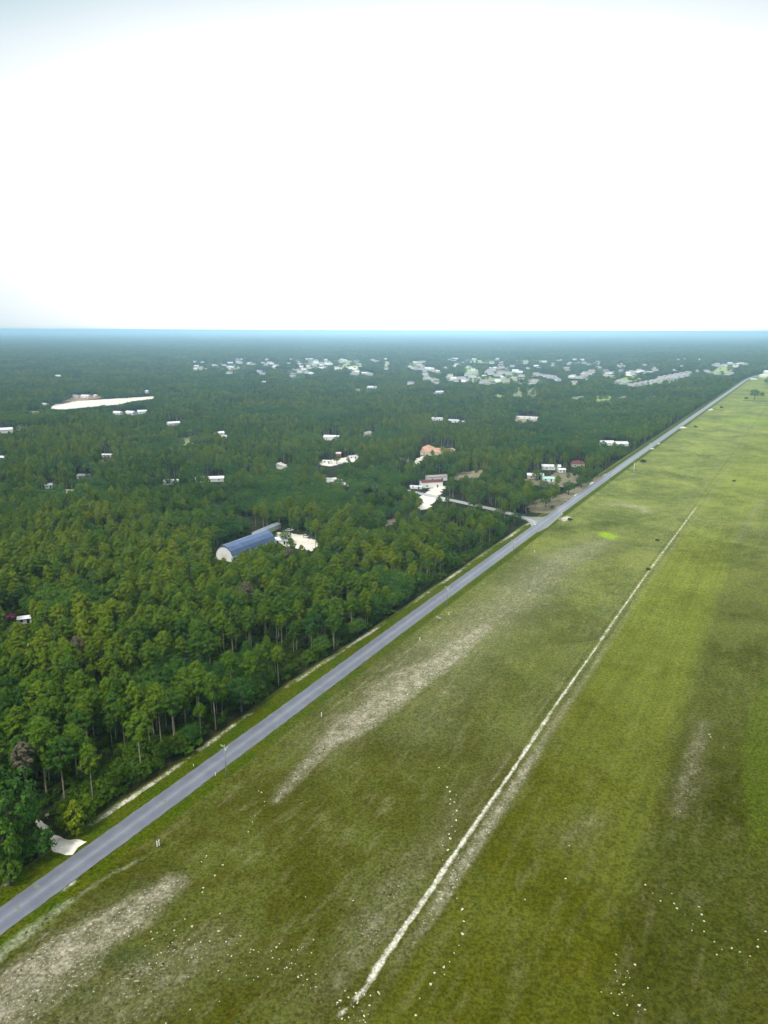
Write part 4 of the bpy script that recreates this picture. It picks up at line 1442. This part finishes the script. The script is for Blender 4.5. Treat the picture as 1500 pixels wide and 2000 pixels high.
# row of tall pines at the junction and trees round the farmyard
for i, (px, py, hh) in enumerate(((1026, 999, 14), (1036, 1001, 15), (1046, 1000, 14.5), (1053, 1002, 15), (1061, 1000, 15.5), (1069, 999, 15), (1076, 992, 14), (1087, 986, 13))):
    c = at(px, py)
    plant('pine_tree', PINES, (6, 1, 3)[i % 3], c[0], c[1], hh / 17, i * 1.7, 'pine with tall bare trunk in the row beyond the junction', 'pine', 'pines in the row beyond the junction')
for px, py, k, s, lab in ((1110, 966, 2, .95, 'round dark oak right of the pine row beyond the junction'), (1135, 952, 0, .9, 'wide dark oak by the road, second beyond the pine row'), (1150, 946, 3, .7, 'small dark oak between two larger ones by the road'),
                          (1166, 930, 2, .75, 'round dark oak by the driveway mouth'), (1128, 926, 1, .7, 'oak in front of the dark red roof'), (1055, 930, 3, .35, 'small round tree in front of the bluish mobile home'),
                          (819, 946, 0, .9, 'dark round oak left of the red-roofed white building'), (1148, 915, 1, .7, 'oak right of the dark red roof')):
    c = at(px, py)
    plant('oak_tree', OAKS, k, c[0], c[1], s, random.uniform(0, 6), lab, 'oak')
for px, py, k, s, lab in ((1473, 781, 2, 1.75, 'big spreading oak alone at the far end of the field'), (1488, 776, 1, 1.0, 'smaller oak leaning against the right of the big field oak'),
                          (1457, 782, 3, .75, 'little tree at the left foot of the big field oak'), (1498, 753, 0, 1.6, 'dark oak cut by the right edge beyond the field')):
    c = at(px, py)
    plant('oak_tree', OAKS, k, c[0], c[1], s, random.uniform(0, 6), lab, 'oak')
a, b_ = at(1452, 783)[:2], at(1515, 785)[:2]
hd = MB()
cs = [a + (b_ - a) * t for t in np.linspace(0, 1, 40)]
V, Fc = leaves(np.array([(x, y, .7) for x, y in cs]), np.full(40, 1.1), [22] * 40, .6, .4, 1, .8, 77)
tag(obj('hedge', mesh('hedge', V, Fc, M['dark_shrub'])), 'low dark hedge line running right from the big field oak', 'hedge')

# shrubs along the front of the wood
n_sh = 0
edge_pts = []
for u_ in np.concatenate([np.arange(-82, -53, .8), np.arange(-75, 260, 1.15)]):
    if random.random() < .62 and abs(u_ + 46) > 6:
        v_ = float(edge_v(u_)) - random.uniform(1.9, 6.5)
        edge_pts.append((u_, v_))
for u_ in np.arange(-36, -8, 1.0):
    for _k in range(2):
        edge_pts.append((u_ + random.uniform(-.5, .5), float(edge_v(u_)) - random.uniform(3, 14)))
for u_, v_ in edge_pts[:270]:
    x, y = to_xy(u_, v_)
    plant('shrub', SHRUBS, random.randrange(3), x, y, random.choice([.7, .9, 1.1, 1.3, 1.9, 2.3]) * (1.2 if u_ < 0 else 1), random.uniform(0, 6), 'green shrub at the foot of the wood behind the sandy strip', 'shrub', 'shrubs along the front of the wood', ('stem', 'foliage'))
und = grid(2.6, 110, 420, .48)
u_, v_ = to_uv(und)
nz = vnoise(und, 16, 15)
m_ = (v_ < edge_v(u_) - 3) & (nz > .30) & ~inpoly(pix(np.c_[und, 0 * nz])[0], np.array([(30, 1590), (80, 1585), (180, 1640), (150, 1690), (95, 1670)], float))
for x, y, r in NO_TREE:
    m_ &= (und[:, 0] - x) ** 2 + (und[:, 1] - y) ** 2 > r * r
qq = pix(np.c_[und, 0 * nz + .5])[0]
for poly in CLEAR + CLEARB:
    m_ &= ~inpoly(qq, poly)
m_ &= pdist(und, SIDE_R)[0] > 4
und = und[m_]
ssrc = {k: FOREST_SRC[('shrub', k)] for k in range(3) if ('shrub', k) in FOREST_SRC}
s_ = RNG.uniform(.5, 1.25, len(und))
scatter('undergrowth', und, np.zeros(len(und)), np.c_[s_, s_, s_], RNG.choice(list(ssrc), len(und)), ssrc, 'dark scrubby undergrowth covering the floor of the near wood', 'undergrowth')


# weeds standing in the grass of the field and the verges
nw = 15000
wu, wv = RNG.uniform(-85, 260, nw), RNG.uniform(-9, 165, nw)
wxy = O2 + np.outer(wu, EU) + np.outer(wv, EV)
wd = wv - road_v(wu)
nz = vnoise(wxy, 19, 51) * .6 + vnoise(wxy, 5, 52) * .4
pk = np.where(wv > 112, .40, np.where((wd > 4) & (wd < 8), .5, np.where(np.abs(wv - 92) < 17, .10, .22)))
wk = (np.abs(wd) > 4.1) & (RNG.random(nw) < pk) & (nz > .42) & (np.abs(wv - 73) > 1.5) & (np.abs(wd - 11) > 2.6)
wxy = wxy[wk]
wd = wd[wk]
ws = RNG.uniform(.08, .21, len(wxy)) * np.where((wd > 4) & (wd < 12), 1.25, 1)
scatter('weeds', wxy, np.zeros(len(wxy)) - .03, np.c_[ws, ws, ws * .8], RNG.choice(list(ssrc), len(wxy)), ssrc, 'low green weeds and tussocks standing in the field grass', 'weeds')

# ------------------------------------------------------------------ poles, markers, vehicles
def utility_pole(px, py, hgt, label, m='pole', arm=True):
    c = at(px, py)
    o = empty('utility_pole', (c[0], c[1], 0), -B)
    tag(o, label, 'utility pole', 'utility poles along the road')
    b_ = MB()
    b_.tube([(0, 0, -.3), (0, 0, hgt * .5), (.05, 0, hgt)], [.19, .16, .12], 10)
    b_.build('post', M[m], o, True)
    if arm:
        b_ = MB()
        b_.box(-1.25, 1.25, -.19, -.07, hgt - .75, hgt - .6)
        b_.build('crossarm', M[m], o)
        for x in (-1.1, -.45, 1.1):
            i_ = MB()
            i_.tube([(x, -.13, hgt - .6), (x, -.13, hgt - .48), (x, -.13, hgt - .42), (x, -.13, hgt - .25)], [.05, .12, .12, .07], 8)
            i_.build('insulator', M['ceramic'], o)
        b_ = MB()
        b_.tube([(.3, .02, hgt - 1.7), (.3, .02, hgt - 1.65), (.3, .02, hgt - .95), (.3, .02, hgt - .9)], [.16, .22, .22, .14], 10)
        b_.build('transformer', M['ceramic'], o)
    return o


utility_pole(442, 1519, 10.2, 'tall pale utility pole with crossarm, the nearest one beside the road')
utility_pole(873, 1184, 9.5, 'second utility pole up the road, a thin grey post')
utility_pole(1002, 1086, 9.5, 'thin utility pole a little before the junction')
utility_pole(1094, 1026, 9.5, 'thin utility pole right opposite the junction')
utility_pole(1190, 946, 9.5, 'thin dark utility pole between the junction and the round black bush')
utility_pole(1238, 922, 8.5, 'white post standing just left of the round black bush', 'white', False)


def marker(px, py, hgt, label, group=None, w=.11):
    c = at(px, py)
    o = empty('marker_post', (c[0], c[1], 0), -B)
    tag(o, label, 'post', group)
    b_ = MB()
    b_.tube([(0, 0, -.2), (0, 0, hgt)], [w, w], 8)
    b_.build('post', M['white'], o)
    b_ = MB()
    b_.tube([(0, 0, hgt), (0, 0, hgt + .05), (0, 0, hgt + .12)], [w + .03, w + .03, .03], 8)
    b_.build('cap', M['white'], o)


marker(307, 1652, 1.2, 'left one of two white marker posts close together by the near ditch', None, .13)
marker(311, 1650, 1.3, 'right one of two white marker posts close together by the near ditch', None, .13)
for nth, (px, py) in zip(('first', 'second', 'third', 'fourth'), ((628, 1398), (820, 1250), (877, 1200), (1044, 1079))):
    marker(px, py, 1.1, nth + ' single white post up the ditch line from the close pair', 'white marker posts along the ditch', .13)
marker(421, 1515, .9, 'short white post on the road edge left of the nearest utility pole')
marker(796, 1358, .5, 'stubby white post in the pale dry sweep of the field')
marker(378, 1496, .45, 'stubby white post on the wood side of the road')
c = at(93, 1599)
o = empty('sign', (c[0], c[1], 0), .5)
tag(o, 'small pale sign on a post beside the sandy driveway under the pines', 'sign')
MB().box(-.05, .05, -.05, .05, -.2, 1.5).build('post', M['pole'], o)
MB().box(-.45, .45, -.09, -.05, .85, 1.5).build('board', M['cream'], o)


def car(px, py, yaw, paint, label, cat, pickup=False):
    c = at(px, py)
    o = empty('car', (c[0], c[1], .12), -R(yaw))
    tag(o, label, cat)
    prof = [(-2.4, .45), (-2.45, .85), (-2.3, 1.0), (-1.1 if not pickup else -.5, 1.05), (1.0, 1.0), (2.2, .9), (2.4, .7), (2.4, .42)]
    V = [(x * .9, y, z) for x in (-1, 1) for y, z in prof]
    n = len(prof)
    Fc = [tuple(range(n)), tuple(range(2 * n - 1, n - 1, -1))] + [(i, n + i, n + (i + 1) % n, (i + 1) % n) for i in range(n)]
    obj('body', mesh('body', V, Fc, M[paint]), o)
    y0, y1 = (-.5, 1.0) if pickup else (-1.9, 1.0)
    V = [(sx * .84, y, 1.0) for y in (y0, y1) for sx in (-1, 1)] + [(sx * .66, y, 1.58) for y in (y0 + .3, y1 - .7) for sx in (-1, 1)]
    obj('cabin', mesh('cabin', V, [(0, 1, 5, 4), (2, 6, 7, 3), (0, 4, 6, 2), (1, 3, 7, 5), (4, 5, 7, 6)], [M['glass'], M[paint]], [0, 0, 0, 0, 1]), o)
    for sx in (-1, 1):
        for y in (-1.45, 1.5):
            b_ = MB()
            b_.tube([(sx * .72, y, .33), (sx * .94, y, .33)], [.34, .34], 12)
            b_.build('wheel', M['tyre'], o)


car(868, 980, 100, 'carwhite', 'white pickup on the side road, far left of the junction', 'car', True)
car(1020, 1008, 98, 'cardark', 'dark car with bright glints waiting on the side road near the junction', 'car')
NEWC = ((598, 1050, 'carwhite', 120, 'white car parked on the sand right of the blue barn'), (566, 1038, 'carwhite', 60, 'white trailer-like vehicle at the back of the sandy barn yard'), (609, 1052, 'cardark', 100, 'dark vehicle at the right rim of the sandy barn yard'))
for px, py, pt, yw, lab in NEWC:
    car(px, py, yw, pt, lab, 'car')
house('shed', 552, 1061, 6, 8, 2.6, .8, 98, 'white', 'whiteroof', 'white flat shed touching the right end of the blue barn', 'shed')

# ------------------------------------------------------------------ pale clumps in the grass
TF = [(858, 1500), (875, 1513), (869, 1520), (874, 1538), (879, 1547), (891, 1553), (880, 1562), (888, 1567), (879, 1571), (892, 1584), (885, 1591), (892, 1603), (882, 1614), (889, 1624), (877, 1630), (880, 1638), (864, 1652), (875, 1661),
      (863, 1668), (865, 1680), (885, 1700), (881, 1714), (893, 1719), (885, 1735), (892, 1755), (903, 1777), (906, 1800), (904, 1824), (896, 1847), (887, 1862), (878, 1879), (868, 1890), (848, 1901), (868, 1904), (841, 1923), (820, 1950), (812, 1984),
      (505, 1545), (511, 1548), (516, 1566), (517, 1574), (498, 1594), (493, 1606), (485, 1625), (472, 1670), (435, 1690), (402, 1675), (393, 1684), (420, 1710), (397, 1735), (395, 1743), (404, 1672), (588, 1569),
      (361, 1796), (375, 1810), (427, 1820), (447, 1833), (463, 1843), (442, 1840), (453, 1868), (490, 1855), (530, 1858), (560, 1890), (504, 1908), (583, 1909), (600, 1914), (295, 1820), (298, 1835), (340, 1818), (252, 1829), (140, 1857), (325, 1826),
      (1260, 1729), (1275, 1745), (1290, 1760), (1312, 1745), (1316, 1765), (1322, 1775), (1338, 1787), (1365, 1772), (1370, 1787), (1375, 1800), (1353, 1805), (1352, 1818), (1375, 1820), (1395, 1840), (1410, 1855), (1430, 1853), (1445, 1860),
      (1465, 1868), (1480, 1850), (1480, 1835), (1495, 1820), (1460, 1880), (1400, 1865), (1203, 1865), (1202, 1885), (1240, 1885), (1230, 1910), (1250, 1965), (1260, 1972), (1235, 1945), (1370, 1420), (1385, 1435), (1388, 1440), (1413, 1460), (1440, 1465),
      (1104, 1716), (1025, 1757), (1112, 1652), (597, 1752), (690, 1760), (879, 1376), (820, 1358), (430, 1785), (470, 1828), (540, 1850), (523, 1893), (556, 1892)]
rt_ = random.Random(9)
for i in range(34):
    TF.append((rt_.uniform(655, 750), rt_.uniform(1935, 2000)))
for i in range(50):
    TF.append((rt_.gauss(350, 70), rt_.gauss(1870, 40)))
for i in range(30):
    TF.append((rt_.uniform(480, 620), 1840 + rt_.uniform(-14, 14) + (rt_.random() * 90)))
for i in range(22):
    TF.append((rt_.gauss(1230, 28), rt_.gauss(1925, 35)))
tufts = []
for s in range(4):
    cs = [(rt_.uniform(-.16, .16), rt_.uniform(-.16, .16), rt_.uniform(.06, .2)) for _ in range(7)]
    V, Fc = leaves(np.array(cs), np.full(7, .17), [7] * 7, .17, .6, .8, .7, 90 + s)
    tufts.append(mesh('flower_clump', V, Fc, M['tuft']))
for i, (px, py) in enumerate(TF[:295]):
    c = at(px, py)
    u_, v_ = to_uv(c)
    o = obj('flower_clump', tufts[i % 4], None, (c[0], c[1], .02))
    s = (.85 if i < 37 else .66 if i < 140 else .46) * rt_.uniform(.5, 1.4)
    o.scale = (s, s, s * .8)
    o.rotation_euler = (0, 0, rt_.uniform(0, 6.28))
    tag(o, 'small cream-white clump dotted in the field grass', 'flower clump', 'cream-white clumps in the grass')

# ------------------------------------------------------------------ haze
hz, ht, _b = mat('haze')
ht.nodes.remove(_b)
pv = N(ht, 'ShaderNodeVolumePrincipled')
pv.inputs['Color'].default_value = (.54, .80, .98, 1)
pv.inputs['Density'].default_value = .000135
pv.inputs['Anisotropy'].default_value = .6
L(ht, pv.outputs[0], ht.nodes['Material Output'].inputs['Volume'])
hb = MB().box(-90000, 90000, -9000, 90000, -2.5, H + 6).build('haze', hz)
tag(hb, kind='stuff')
